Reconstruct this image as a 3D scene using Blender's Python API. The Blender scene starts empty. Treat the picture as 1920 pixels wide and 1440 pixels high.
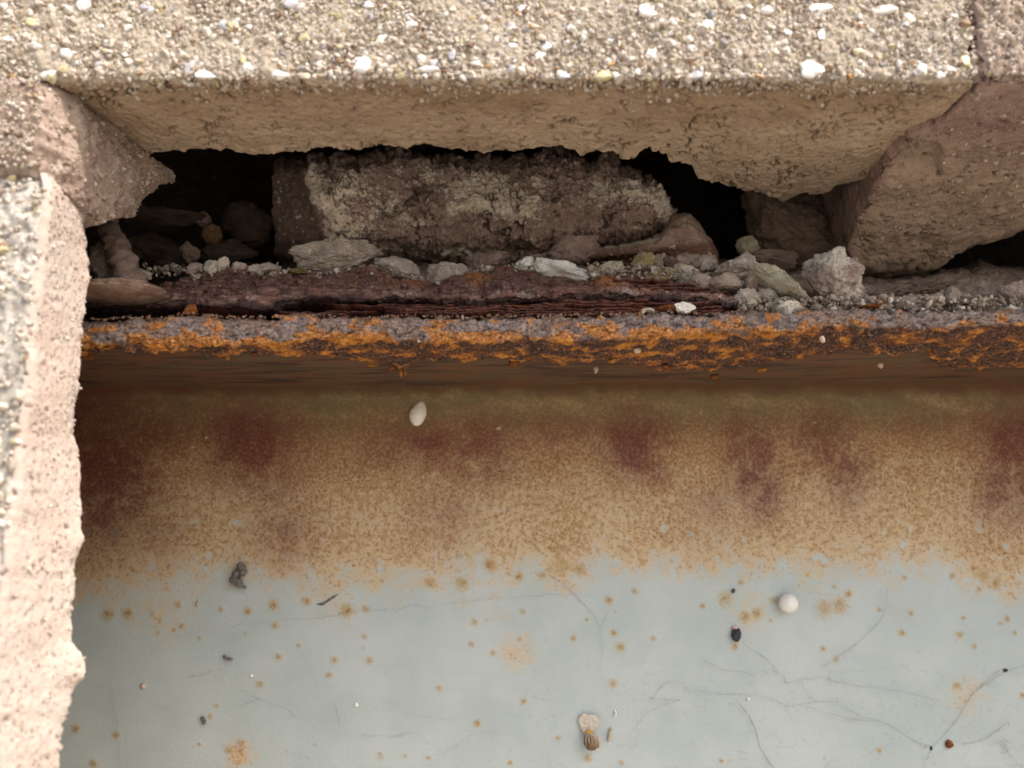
import bpy, bmesh, math, random
import numpy as np
from mathutils import Vector, Matrix, Euler

R_ = math.radians
random.seed(7)
rng = np.random.default_rng(11)
sc = bpy.context.scene
col = sc.collection
MM = 0.001

# ------------------------------------------------------------------ camera, sky, sun, exposure
TH = R_(10.0)            # camera looks up by ten degrees
F = 1450.0               # focal length in photo pixels (photo 1920 x 1440)
cam_d = bpy.data.cameras.new('camera')
cam = bpy.data.objects.new('camera', cam_d)
col.objects.link(cam)
cam.location = (0, 0, 0)
cam.rotation_euler = (R_(90) + TH, 0, 0)
cam_d.sensor_width = 36
cam_d.lens = F / 1920 * 36
cam_d.clip_start = 0.01
cam_d.clip_end = 2000
cam_d.dof.use_dof = True
cam_d.dof.focus_distance = 0.231
cam_d.dof.aperture_fstop = 9.5
sc.camera = cam

SUN = Vector((0.50, -0.40, 0.77)).normalized()     # towards the sun
w = bpy.data.worlds.new('World')
sc.world = w
w.use_nodes = True
wn = w.node_tree
bg = wn.nodes['Background']
sky = wn.nodes.new('ShaderNodeTexSky')
sky.sky_type = 'NISHITA'
sky.sun_disc = False
sky.sun_elevation = math.asin(SUN.z)
sky.sun_rotation = math.atan2(SUN.x, SUN.y)
sky.dust_density = 4.0
sky.air_density = 1.0
sky.ozone_density = 0.6
bg.inputs['Strength'].default_value = 0.15
wn.links.new(sky.outputs[0], bg.inputs[0])

sd = bpy.data.lights.new('sun', 'SUN')
sun = bpy.data.objects.new('sun', sd)
col.objects.link(sun)
sd.energy = 2.6
sd.angle = R_(2.0)
sd.color = (1.0, 0.955, 0.905)
sun.rotation_euler = SUN.to_track_quat('Z', 'Y').to_euler()
sun.location = SUN * 3

sc.view_settings.view_transform = 'Standard'
sc.view_settings.look = 'None'
sc.view_settings.gamma = 1
sc.view_settings.use_curve_mapping = False
sc.view_settings.exposure = 1.05

# ------------------------------------------------------------------ maths helpers (all lengths in mm)
CT, ST = math.cos(TH), math.sin(TH)

def at(px, py, Y):
    """the point of the photograph's pixel (px,py) that lies at depth Y (mm)"""
    px = np.asarray(px, float); py = np.asarray(py, float); Y = np.asarray(Y, float)
    u = (px - 960) / F; v = (720 - py) / F
    dy = CT - v * ST; dz = ST + v * CT
    k = Y / dy
    return np.stack(np.broadcast_arrays(u * k, Y, dz * k), -1)

def at_z(px, py, z):
    u = (np.asarray(px, float) - 960) / F; v = (720 - np.asarray(py, float)) / F
    dy = CT - v * ST; dz = ST + v * CT
    k = z / dz
    return np.stack(np.broadcast_arrays(u * k, dy * k, dz * k), -1)

def pix(p):
    d = p[..., 1] * CT + p[..., 2] * ST
    up = -p[..., 1] * ST + p[..., 2] * CT
    return 960 + F * p[..., 0] / d, 720 - F * up / d

def mm_per_px(py, Y):
    p = at(960, py, Y)
    return float((p[1] * CT + p[2] * ST) / F)

def curve(pts):
    pts = sorted(pts); xs = [a for a, b in pts]; ys = [b for a, b in pts]
    return lambda x: np.interp(x, xs, ys)

_perm = np.random.default_rng(5).permutation(256)
_perm = np.concatenate([_perm, _perm, _perm])
_g = np.random.default_rng(6).normal(size=(256, 3))
_g /= np.linalg.norm(_g, axis=1)[:, None]

def perlin(p):
    p = np.asarray(p, float); sh = p.shape[:-1]; p = p.reshape(-1, 3)
    i = np.floor(p).astype(np.int64); f = p - i; i &= 255
    w_ = f * f * f * (f * (f * 6 - 15) + 10)
    out = np.zeros(len(p))
    for a in (0, 1):
        for b in (0, 1):
            for c in (0, 1):
                h = _perm[_perm[_perm[(i[:, 0] + a) & 255] + ((i[:, 1] + b) & 255)] + ((i[:, 2] + c) & 255)]
                d = (f - (a, b, c))
                wt = (w_[:, 0] if a else 1 - w_[:, 0]) * (w_[:, 1] if b else 1 - w_[:, 1]) * (w_[:, 2] if c else 1 - w_[:, 2])
                out += wt * np.einsum('ij,ij->i', d, _g[h])
    return (out * 1.5).reshape(sh)

def fbm(p, octs=4, gain=0.5):
    p = np.asarray(p, float); s = 0; a = 1.0; t = 0
    for o in range(octs):
        s = s + a * perlin(p * (2.03 ** o) + 17.3 * o); t += a; a *= gain
    return s / t * 1.3

def sstep(x, a, b):
    t = np.clip((x - a) / (b - a), 0, 1)
    return t * t * (3 - 2 * t)

def grid_normals(P):
    du = np.gradient(P, axis=0); dv = np.gradient(P, axis=1)
    n = np.cross(du, dv)
    return n / (np.linalg.norm(n, axis=-1, keepdims=True) + 1e-9)

# ------------------------------------------------------------------ scene helpers
def tag(o, label=None, cat=None, group=None, kind=None):
    if label: o['label'] = label
    if cat: o['category'] = cat
    if group: o['group'] = group
    if kind: o['kind'] = kind
    return o

def empty(name, loc_mm):
    o = bpy.data.objects.new(name, None)
    col.objects.link(o)
    o.location = Vector(loc_mm) * MM
    o.empty_display_size = 0.01
    return o

_worldloc = {}
def wloc(o):
    return _worldloc.get(o.name, Vector((0, 0, 0)))

def link(name, me, parent=None, at_mm=(0, 0, 0)):
    """at_mm is the object's place in the world; a parent's place is taken off"""
    o = bpy.data.objects.new(name, me)
    col.objects.link(o)
    a = Vector(at_mm)
    _worldloc[o.name] = a
    if parent is not None:
        o.parent = parent
        a = a - _worldloc[parent.name]
    o.location = a * MM
    return o

def root(name, loc_mm, label, cat, group=None):
    o = empty(name, loc_mm)
    _worldloc[o.name] = Vector(loc_mm)
    return tag(o, label, cat, group)

def raw_mesh(name, V, faces, mat, attrs=None, smooth=True):
    me = bpy.data.meshes.new(name)
    V = np.asarray(V, float).reshape(-1, 3) * MM
    faces = np.asarray(faces)
    k = faces.shape[1]
    me.vertices.add(len(V)); me.vertices.foreach_set('co', V.astype(np.float32).ravel())
    me.loops.add(faces.size); me.loops.foreach_set('vertex_index', faces.astype(np.int32).ravel())
    me.polygons.add(len(faces))
    me.polygons.foreach_set('loop_start', np.arange(0, faces.size, k, dtype=np.int32))
    me.update(calc_edges=True)
    me.polygons.foreach_set('use_smooth', np.full(len(faces), smooth, dtype=bool))
    for n, a in (attrs or {}).items():
        at_ = me.attributes.new(n, 'FLOAT', 'POINT')
        at_.data.foreach_set('value', np.asarray(a, np.float32).ravel())
    if mat: me.materials.append(mat)
    me.validate()
    return me

def grid_faces(n, m):
    idx = np.arange(n * m).reshape(n, m)
    return np.stack([idx[:-1, :-1], idx[1:, :-1], idx[1:, 1:], idx[:-1, 1:]], -1).reshape(-1, 4)

def grid_obj(name, P, mat, parent=None, attrs=None, origin=None):
    n, m = P.shape[:2]
    c = Vector(P.reshape(-1, 3).mean(0)) if origin is None else Vector(origin)
    me = raw_mesh(name, P - np.array(c), grid_faces(n, m), mat, attrs)
    return link(name, me, parent, c)

_ico = {}
def ico(sub):
    if sub not in _ico:
        bm = bmesh.new(); bmesh.ops.create_icosphere(bm, subdivisions=sub + 1 if sub >= 0 else 1, radius=1)
        V = np.array([v.co[:] for v in bm.verts]); Fc = np.array([[v.index for v in f.verts] for f in bm.faces])
        bm.free(); _ico[sub] = (V, Fc)
    return _ico[sub]

def rot(ax, ay, az):
    return np.array(Euler((ax, ay, az)).to_matrix())

def rock_verts(rad, seed, sub=3, cuts=7, rough=0.12, flat=0.75, spin=0.0, knob=1.0):
    """an angular lump: a ball clipped by random planes and roughened; returns V, faces"""
    V, Fc = ico(sub)
    r = np.random.default_rng(seed)
    V = V.copy()
    for _ in range(cuts):
        n = r.normal(size=3); n /= np.linalg.norm(n)
        c = r.uniform(flat * 0.72, flat * 1.15)
        d = V @ n - c
        V = V - np.clip(d, 0, None)[:, None] * n * 0.92
    off = r.uniform(0, 90, 3)
    nrm = V / (np.linalg.norm(V, axis=1, keepdims=True) + 1e-9)
    V = V + nrm * (fbm(V * 1.3 + off, 2) * rough * 1.3 + fbm(V * 4.0 + off + 9, 3) * rough * 0.8)[:, None] * knob
    V = V + nrm * (fbm(V * 11.0 + off, 3, 0.65) * rough * 0.55)[:, None]
    ext = (V.max(0) - V.min(0)) / 2
    V = (V - (V.max(0) + V.min(0)) / 2) / ext
    V = V * np.array(rad)
    c, s = math.cos(spin), math.sin(spin)
    V = V @ np.array([[c, 0, s], [0, 1, 0], [-s, 0, c]])
    return V, Fc

# ------------------------------------------------------------------ materials

class Mat:
    def __init__(s, name, rough=0.9, spec=0.25, rnd=True):
        s.m = bpy.data.materials.new(name); s.m.use_nodes = True
        s.nt = s.m.node_tree; s.N = s.nt.nodes; s.L = s.nt.links
        s.b = s.N['Principled BSDF']
        s.b.inputs['Roughness'].default_value = rough
        s.b.inputs['Specular IOR Level'].default_value = spec
        tc = s.N.new('ShaderNodeTexCoord')
        vm = s.N.new('ShaderNodeVectorMath'); vm.operation = 'SCALE'; vm.inputs['Scale'].default_value = 1000
        s.L.new(tc.outputs['Object'], vm.inputs[0])
        s.co = vm.outputs[0]
        if rnd:
            oi = s.N.new('ShaderNodeObjectInfo')
            a = s.N.new('ShaderNodeVectorMath'); a.operation = 'SCALE'
            a.inputs[0].default_value = (170, 90, 230); s.L.new(oi.outputs['Random'], a.inputs['Scale'])
            b = s.N.new('ShaderNodeVectorMath'); b.operation = 'ADD'
            s.L.new(s.co, b.inputs[0]); s.L.new(a.outputs[0], b.inputs[1]); s.co = b.outputs[0]
    def _in(s, sock, v):
        if hasattr(v, 'is_linked') or isinstance(v, bpy.types.NodeSocket): s.L.new(v, sock)
        elif isinstance(v, (tuple, list)): sock.default_value = (*v[:3], 1) if len(sock.default_value) == 4 else v
        else: sock.default_value = v
    def stretch(s, v):
        m = s.N.new('ShaderNodeVectorMath'); m.operation = 'MULTIPLY'; s.L.new(s.co, m.inputs[0]); m.inputs[1].default_value = v
        return m.outputs[0]
    def noise(s, size, detail=5, rough=0.6, dist=0.0, co=None):
        n = s.N.new('ShaderNodeTexNoise'); s.L.new(co or s.co, n.inputs['Vector'])
        n.inputs['Scale'].default_value = 1 / size; n.inputs['Detail'].default_value = detail
        n.inputs['Roughness'].default_value = rough; n.inputs['Distortion'].default_value = dist
        return n.outputs['Fac']
    def vor(s, size, feature='F1', out='Distance', co=None):
        n = s.N.new('ShaderNodeTexVoronoi'); s.L.new(co or s.co, n.inputs['Vector']); n.feature = feature
        n.inputs['Scale'].default_value = 1 / size
        return n.outputs[out]
    def math(s, op, a, b=0.0):
        n = s.N.new('ShaderNodeMath'); n.operation = op; s._in(n.inputs[0], a); s._in(n.inputs[1], b); return n.outputs[0]
    def smooth(s, v, lo, hi, a=0.0, b=1.0):
        n = s.N.new('ShaderNodeMapRange'); n.interpolation_type = 'SMOOTHSTEP'
        s._in(n.inputs[0], v)
        n.inputs[1].default_value = lo; n.inputs[2].default_value = hi; n.inputs[3].default_value = a; n.inputs[4].default_value = b
        return n.outputs[0]
    def mix(s, f, a, b, blend='MIX'):
        n = s.N.new('ShaderNodeMix'); n.data_type = 'RGBA'; n.blend_type = blend
        s._in(n.inputs[0], f); s._in(n.inputs[6], a); s._in(n.inputs[7], b); return n.outputs[2]
    def ramp(s, f, stops, const=False):
        n = s.N.new('ShaderNodeValToRGB'); e = n.color_ramp.elements
        if const: n.color_ramp.interpolation = 'CONSTANT'
        while len(e) < len(stops): e.new(0.5)
        for k, (p, c) in enumerate(stops): e[k].position = p; e[k].color = (*c, 1)
        s._in(n.inputs[0], f); return n.outputs[0]
    def attr(s, name):
        n = s.N.new('ShaderNodeAttribute'); n.attribute_name = name; return n.outputs['Fac']
    def rand(s):
        return s.N.new('ShaderNodeObjectInfo').outputs['Random']
    def color(s, c): s._in(s.b.inputs['Base Color'], c)
    def rough(s, v): s._in(s.b.inputs['Roughness'], v)
    def bump(s, h, dist, strength=1.0):
        n = s.N.new('ShaderNodeBump'); n.inputs['Strength'].default_value = strength; n.inputs['Distance'].default_value = dist * MM
        s.L.new(h, n.inputs['Height'])
        if s.b.inputs['Normal'].is_linked:
            s.L.new(s.b.inputs['Normal'].links[0].from_socket, n.inputs['Normal'])
        s.L.new(n.outputs[0], s.b.inputs['Normal'])

def sand_mat(name, base, warm, pale, dark, grain=0.9, bump=0.5, dirt=True):
    M = Mat(name, 0.95, 0.15)
    n1 = M.noise(14, 5, 0.6); n2 = M.noise(grain, 4, 0.7); n3 = M.noise(4, 5, 0.65)
    c = M.mix(M.smooth(n1, 0.35, 0.65), base, warm)
    c = M.mix(M.smooth(n3, 0.52, 0.72), c, pale)
    c = M.mix(M.smooth(n2, 0.56, 0.70, 0, 0.55), c, pale)
    c = M.mix(M.smooth(n2, 0.45, 0.30, 0, 0.7), c, dark)
    if dirt:
        c = M.mix(M.math('MULTIPLY', M.attr('pit'), 0.85), c, (dark[0] * 0.45, dark[1] * 0.4, dark[2] * 0.38))
    M.color(c)
    h = M.math('ADD', n2, M.math('MULTIPLY', M.noise(0.35, 3, 0.6), 0.5))
    M.bump(h, bump, 0.9)
    return M.m

m_face = sand_mat('weathered_brick', (0.37, 0.30, 0.215), (0.34, 0.265, 0.185), (0.52, 0.45, 0.36), (0.19, 0.145, 0.10))
m_reveal = sand_mat('pink_block', (0.56, 0.42, 0.34), (0.52, 0.36, 0.27), (0.62, 0.53, 0.46), (0.33, 0.25, 0.20), grain=1.2)
m_joint = sand_mat('mortar_joint', (0.36, 0.275, 0.215), (0.29, 0.205, 0.165), (0.48, 0.40, 0.33), (0.14, 0.10, 0.08), grain=1.0)
m_plug = sand_mat('mortar_plug', (0.26, 0.185, 0.125), (0.19, 0.125, 0.095), (0.34, 0.26, 0.18), (0.10, 0.07, 0.05), grain=1.0)
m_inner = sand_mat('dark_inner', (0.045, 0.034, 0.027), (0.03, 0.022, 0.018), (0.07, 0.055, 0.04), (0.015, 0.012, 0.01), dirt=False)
m_soil = sand_mat('dark_dirt', (0.06, 0.042, 0.032), (0.045, 0.03, 0.022), (0.12, 0.09, 0.065), (0.02, 0.015, 0.012), dirt=False)
m_bed = sand_mat('crumbled_mortar', (0.20, 0.145, 0.11), (0.15, 0.105, 0.08), (0.34, 0.27, 0.21), (0.06, 0.043, 0.033), dirt=False, grain=1.4, bump=0.8)
m_core = sand_mat('wall_core', (0.37, 0.30, 0.215), (0.34, 0.265, 0.185), (0.48, 0.42, 0.34), (0.19, 0.145, 0.10), dirt=False)

def front_weather():
    """sunlit brick face above, plain sandy soffit below: one brick, weathered where the rain reaches it"""
    M = Mat('sandy_brick', 0.95, 0.15)
    n1 = M.noise(14, 5, 0.6); n2 = M.noise(0.9, 4, 0.7); n3 = M.noise(3.5, 5, 0.65)
    c = M.mix(M.smooth(n1, 0.35, 0.65), (0.50, 0.385, 0.27), (0.44, 0.33, 0.225))
    c = M.mix(M.smooth(n3, 0.52, 0.72, 0, 0.6), c, (0.56, 0.445, 0.325))
    c = M.mix(M.smooth(M.noise(24, 5, 0.65), 0.45, 0.7, 0, 0.45), c, (0.33, 0.235, 0.16))
    c = M.mix(M.attr('grimy'), c, M.mix(M.smooth(n1, 0.35, 0.65), (0.36, 0.255, 0.165), (0.30, 0.205, 0.13)))
    c = M.mix(M.smooth(n2, 0.45, 0.30, 0, 0.6), c, (0.20, 0.135, 0.085))
    f = M.mix(M.smooth(n1, 0.35, 0.65), (0.43, 0.36, 0.275), (0.38, 0.315, 0.235))
    f = M.mix(M.smooth(n2, 0.52, 0.66, 0, 0.75), f, (0.60, 0.54, 0.45))
    f = M.mix(M.smooth(n2, 0.46, 0.32, 0, 0.85), f, (0.17, 0.13, 0.09))
    c = M.mix(M.attr('front'), c, f)
    c = M.mix(M.math('MULTIPLY', M.attr('pit'), 0.92), c, (0.06, 0.034, 0.02))
    M.color(c)
    M.bump(M.math('ADD', n2, M.math('MULTIPLY', M.noise(0.35, 3, 0.6), 0.5)), 0.55, 0.9)
    return M.m
m_brick = front_weather()

def grit_mat(name, stops):
    M = Mat(name, 0.7, 0.35, rnd=False)
    t = M.attr('tone')
    c = M.ramp(t, stops, const=True)
    c = M.mix(M.smooth(M.noise(0.6, 3), 0.35, 0.65, 0, 0.4), c, (0.30, 0.25, 0.19))
    M.color(c)
    M.bump(M.noise(0.3, 3), 0.15)
    return M.m
m_grit = grit_mat('sand_grit', [(0, (0.38, 0.315, 0.25)), (0.26, (0.49, 0.42, 0.345)), (0.56, (0.60, 0.53, 0.45)), (0.76, (0.70, 0.655, 0.59)),
                                (0.82, (0.30, 0.19, 0.10)), (0.88, (0.42, 0.36, 0.20)), (0.93, (0.25, 0.24, 0.24)), (0.97, (0.17, 0.10, 0.07))])
m_crumb = grit_mat('mortar_crumb', [(0, (0.22, 0.165, 0.125)), (0.3, (0.30, 0.235, 0.18)), (0.55, (0.18, 0.13, 0.10)), (0.75, (0.45, 0.39, 0.31)), (0.92, (0.55, 0.5, 0.42))])
m_rustcrumb = grit_mat('rust_crumb', [(0, (0.16, 0.06, 0.03)), (0.3, (0.10, 0.045, 0.03)), (0.55, (0.30, 0.11, 0.03)), (0.75, (0.22, 0.15, 0.11)), (0.92, (0.42, 0.34, 0.26))])

def pebble_mat(name, c, gloss=0.45):
    M = Mat(name, gloss, 0.4)
    k = M.noise(1.6, 4)
    M.color(M.mix(M.smooth(k, 0.35, 0.7, 0, 0.5), c, tuple(x * 0.72 for x in c)))
    M.bump(M.noise(0.4, 3), 0.12)
    return M.m
PEB = {'white': pebble_mat('white_pebble', (0.80, 0.77, 0.71)), 'cream': pebble_mat('cream_pebble', (0.62, 0.54, 0.42)),
       'yellow': pebble_mat('yellow_pebble', (0.52, 0.45, 0.25)), 'grey': pebble_mat('grey_pebble', (0.45, 0.44, 0.45)),
       'ochre': pebble_mat('ochre_pebble', (0.42, 0.23, 0.07)), 'brown': pebble_mat('brown_pebble', (0.22, 0.13, 0.09))}

def lump_mat(name, base, alt, pale, dark, palef=(0.55, 0.7), grain=0.8, bump=0.45):
    M = Mat(name, 0.95, 0.15)
    n1 = M.noise(6, 5, 0.65); n2 = M.noise(grain, 4, 0.7); n3 = M.noise(2.6, 6, 0.7)
    c = M.mix(M.smooth(n1, 0.38, 0.62), base, alt)
    c = M.mix(M.smooth(n3, palef[0], palef[1]), c, pale)
    c = M.mix(M.smooth(n2, 0.46, 0.30, 0, 0.75), c, dark)
    c = M.mix(M.smooth(n2, 0.60, 0.72, 0, 0.5), c, pale)
    M.color(c)
    M.bump(M.math('ADD', n2, M.noise(0.3, 3, 0.6)), bump, 0.9)
    return M.m
LUMP = {
    'grey': lump_mat('grey_mortar', (0.45, 0.375, 0.31), (0.34, 0.275, 0.225), (0.64, 0.57, 0.49), (0.11, 0.085, 0.065)),
    'brown': lump_mat('brown_mortar', (0.25, 0.18, 0.145), (0.18, 0.125, 0.10), (0.30, 0.235, 0.18), (0.06, 0.045, 0.035), (0.6, 0.75)),
    'taupe': lump_mat('taupe_mortar', (0.45, 0.35, 0.28), (0.36, 0.27, 0.215), (0.58, 0.49, 0.40), (0.13, 0.095, 0.07)),
    'pale': lump_mat('pale_mortar', (0.60, 0.53, 0.43), (0.48, 0.41, 0.32), (0.76, 0.72, 0.64), (0.20, 0.16, 0.12)),
    'patchy': lump_mat('patchy_mortar', (0.56, 0.49, 0.41), (0.26, 0.195, 0.155), (0.72, 0.67, 0.59), (0.16, 0.12, 0.09), (0.58, 0.72), grain=1.0),
    'white': lump_mat('white_mortar', (0.80, 0.76, 0.66), (0.72, 0.66, 0.55), (0.85, 0.83, 0.78), (0.30, 0.25, 0.19), (0.5, 0.65), grain=1.2),
    'green': lump_mat('lichened_mortar', (0.52, 0.47, 0.34), (0.40, 0.35, 0.24), (0.68, 0.64, 0.53), (0.14, 0.12, 0.075)),
    'yellow': lump_mat('yellowish_mortar', (0.40, 0.32, 0.16), (0.32, 0.25, 0.12), (0.50, 0.44, 0.30), (0.14, 0.10, 0.05)),
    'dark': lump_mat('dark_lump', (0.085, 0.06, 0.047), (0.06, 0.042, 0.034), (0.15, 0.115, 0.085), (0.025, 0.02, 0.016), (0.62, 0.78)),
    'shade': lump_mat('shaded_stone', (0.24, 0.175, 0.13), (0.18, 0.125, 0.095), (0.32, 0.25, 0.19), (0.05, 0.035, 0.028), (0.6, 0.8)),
    'ochre': lump_mat('ochre_lump', (0.20, 0.12, 0.06), (0.15, 0.085, 0.045), (0.36, 0.26, 0.15), (0.08, 0.05, 0.03)),
    'pink': lump_mat('pinkish_mortar', (0.40, 0.315, 0.26), (0.34, 0.26, 0.21), (0.5, 0.43, 0.37), (0.18, 0.13, 0.10), (0.6, 0.8)),
    'rust': lump_mat('rust_lump', (0.15, 0.05, 0.022), (0.24, 0.085, 0.022), (0.36, 0.15, 0.04), (0.04, 0.02, 0.013)),
    'lip': lump_mat('rusty_lip', (0.20, 0.115, 0.085), (0.28, 0.20, 0.145), (0.36, 0.28, 0.21), (0.07, 0.038, 0.03), (0.58, 0.75)),
}

def web_mat():
    M = Mat('rust_stained_paint', 0.5, 0.35, rnd=False)
    D = M.attr('rust'); Rd = M.attr('dark'); Sp = M.attr('spot'); Gm = M.attr('grime')
    nf = M.noise(1.0, 5, 0.65, 0.3); nm = M.noise(4.0, 5, 0.6); nl = M.noise(28, 5, 0.6); nff = M.noise(0.55, 3, 0.7)
    paint = M.mix(M.smooth(nl, 0.3, 0.7), (0.375, 0.425, 0.398), (0.438, 0.475, 0.448))
    paint = M.mix(M.smooth(M.noise(7, 5, 0.7), 0.55, 0.8, 0, 0.25), paint, (0.36, 0.37, 0.34))
    c = M.mix(Gm, paint, (0.26, 0.265, 0.265))
    dd = M.math('ADD', D, M.math('MULTIPLY', M.math('MULTIPLY', M.math('SUBTRACT', nm, 0.5), 0.7), M.smooth(D, 0.0, 0.2)))
    c = M.mix(M.smooth(dd, 0.04, 0.52, 0, 0.9), c, (0.52, 0.368, 0.195))
    c = M.mix(M.smooth(dd, 0.80, 1.3, 0, 0.6), c, (0.33, 0.175, 0.09))
    ny = M.noise(2.2, 4, 0.6)
    c = M.mix(M.smooth(M.math('ADD', ny, M.math('MULTIPLY', D, 0.42)), 0.70, 0.82, 0, 0.6), c, (0.35, 0.21, 0.075))
    spk = M.math('ADD', nf, M.math('MULTIPLY', M.math('POWER', D, 0.7), 0.26))
    c = M.mix(M.smooth(spk, 0.69, 0.79, 0, 0.70), c, (0.21, 0.080, 0.034))
    c = M.mix(M.smooth(M.math('ADD', nff, M.math('MULTIPLY', D, 0.16)), 0.70, 0.78, 0, 0.55), c, (0.14, 0.052, 0.028))
    c = M.mix(M.math('MULTIPLY', M.attr('grime_shade'), M.smooth(nm, 0.2, 0.6, 0.7, 1.0)), c, (0.115, 0.10, 0.045))  # olive staining plus painted shade below the flange
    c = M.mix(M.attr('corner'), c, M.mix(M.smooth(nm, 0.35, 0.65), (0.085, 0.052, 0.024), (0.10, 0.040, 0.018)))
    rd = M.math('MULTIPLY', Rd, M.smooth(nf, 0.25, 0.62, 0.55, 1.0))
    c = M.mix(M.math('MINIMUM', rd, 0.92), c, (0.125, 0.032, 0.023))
    # single rust spots: yellow halo, brown heart
    sp = M.math('ADD', Sp, M.math('MULTIPLY', M.math('MULTIPLY', M.math('SUBTRACT', nf, 0.5), 1.3), M.smooth(Sp, 0.02, 0.2)))
    c = M.mix(M.smooth(sp, 0.03, 0.7, 0, 0.72), c, (0.38, 0.26, 0.10))
    c = M.mix(M.smooth(sp, 0.55, 0.95, 0, 0.8), c, (0.24, 0.115, 0.03))
    M.color(c)
    M.rough(M.math('ADD', M.smooth(dd, 0.2, 0.8, 0.36, 0.62), M.smooth(M.noise(16, 5, 0.65), 0.35, 0.7, 0.0, 0.2)))
    M.bump(M.noise(0.75, 3, 0.55), 0.16, 0.9)
    M.bump(spk, 0.10, 0.6)
    return M.m
m_web = web_mat()

def flange_mat():
    M = Mat('flaking_rust', 0.7, 0.5, rnd=False)
    E = M.attr('edge'); C = M.attr('crust'); O = M.attr('orange')
    n1 = M.noise(2.2, 6, 0.7, 0.4); n2 = M.noise(0.7, 4, 0.7); n3 = M.noise(7, 5, 0.6)
    st = M.stretch((0.30, 0.9, 0.9)); n4 = M.noise(2.6, 6, 0.72, 0.5, co=st); n5 = M.noise(9, 4, 0.6, co=M.stretch((0.45, 1, 1)))
    # painted underside, brown with rust bleeding
    n6 = M.noise(5, 5, 0.65, 0.6, co=M.stretch((0.22, 1, 1)))
    pa = M.mix(M.smooth(n5, 0.35, 0.65), (0.10, 0.062, 0.029), (0.13, 0.05, 0.02))
    pa = M.mix(M.smooth(n6, 0.47, 0.62, 0, 0.9), pa, (0.03, 0.014, 0.009))
    pa = M.mix(M.smooth(n4, 0.58, 0.72, 0, 0.5), pa, (0.14, 0.05, 0.018))
    # crust under the edge: dark scale with long orange bands, blended
    k_ = M.math('ADD', M.math('MULTIPLY', n4, 0.75), M.math('ADD', M.math('MULTIPLY', O, 0.30), M.math('MULTIPLY', M.math('SUBTRACT', n2, 0.5), 0.30)))
    cr = M.ramp(k_, [(0.22, (0.022, 0.012, 0.010)), (0.36, (0.075, 0.030, 0.016)), (0.46, (0.17, 0.055, 0.016)), (0.56, (0.36, 0.125, 0.018)), (0.66, (0.60, 0.22, 0.016)), (0.82, (0.68, 0.31, 0.03))])
    # edge: grey-blue mill scale
    ed = M.ramp(n1, [(0.28, (0.045, 0.034, 0.034)), (0.42, (0.14, 0.10, 0.09)), (0.53, (0.24, 0.19, 0.175)), (0.64, (0.40, 0.345, 0.32)), (0.78, (0.58, 0.53, 0.49))])
    ed = M.mix(M.smooth(n3, 0.40, 0.62, 0, 0.75), ed, M.mix(M.smooth(n2, 0.35, 0.65), (0.16, 0.085, 0.055), (0.33, 0.22, 0.155)))
    eo = M.ramp(n2, [(0.3, (0.22, 0.065, 0.015)), (0.5, (0.46, 0.16, 0.02)), (0.7, (0.66, 0.33, 0.06))])
    ed = M.mix(M.smooth(M.math('ADD', O, M.math('MULTIPLY', M.math('SUBTRACT', n1, 0.5), 1.1)), 0.22, 0.80, 0, 0.92), ed, eo)
    c = M.mix(C, pa, cr)
    c = M.mix(E, c, ed)
    c = M.mix(M.smooth(M.math('MULTIPLY', n2, M.math('MAXIMUM', E, C)), 0.53, 0.68, 0, 0.5), c, (0.62, 0.45, 0.30))
    c = M.mix(M.smooth(M.math('MULTIPLY', M.math('SUBTRACT', 1.0, n2), M.math('MAXIMUM', E, C)), 0.54, 0.66, 0, 0.75), c, (0.03, 0.016, 0.012))
    c = M.mix(M.smooth(M.attr('dust'), 0.1, 0.9, 0, 0.8), c, (0.13, 0.095, 0.075))
    M.color(c)
    M.rough(M.mix(E, (0.75, 0.75, 0.75), M.ramp(n2, [(0.4, (0.28, 0.28, 0.28)), (0.65, (0.6, 0.6, 0.6))])))
    h = M.math('ADD', M.math('MULTIPLY', n1, 1.2), M.math('MULTIPLY', n2, 0.8))
    k = M.math('MAXIMUM', M.math('MAXIMUM', E, C), 0.08)
    M.bump(M.math('MULTIPLY', h, k), 0.9, 1.0)
    return M.m
m_flange = flange_mat()

def slab_mat():
    M = Mat('delaminated_rust', 0.75, 0.35)
    st = M.stretch((0.30, 0.7, 1.6)); n4 = M.noise(1.7, 7, 0.75, 0.6, co=st); n1 = M.noise(9, 5, 0.6); n2 = M.noise(0.6, 4, 0.7)
    c = M.ramp(n4, [(0.30, (0.03, 0.015, 0.013)), (0.43, (0.10, 0.045, 0.034)), (0.56, (0.20, 0.108, 0.082)), (0.72, (0.34, 0.235, 0.19))])
    c = M.mix(M.smooth(n1, 0.56, 0.70, 0, 0.6), c, (0.17, 0.055, 0.032))
    c = M.mix(M.math('MULTIPLY', M.attr('orange'), M.smooth(n2, 0.3, 0.6)), c, (0.36, 0.13, 0.03))
    c = M.mix(M.smooth(M.math('ADD', n2, M.math('MULTIPLY', M.attr('dust'), 0.25)), 0.62, 0.78, 0, 0.8), c, (0.42, 0.36, 0.30))
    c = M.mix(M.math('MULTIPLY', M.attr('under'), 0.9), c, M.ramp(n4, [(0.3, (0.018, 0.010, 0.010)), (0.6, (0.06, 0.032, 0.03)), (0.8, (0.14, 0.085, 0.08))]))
    M.color(c)
    M.bump(M.math('ADD', n4, M.math('MULTIPLY', n2, 0.5)), 0.8, 1.0)
    return M.m
m_slab = slab_mat()

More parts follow.
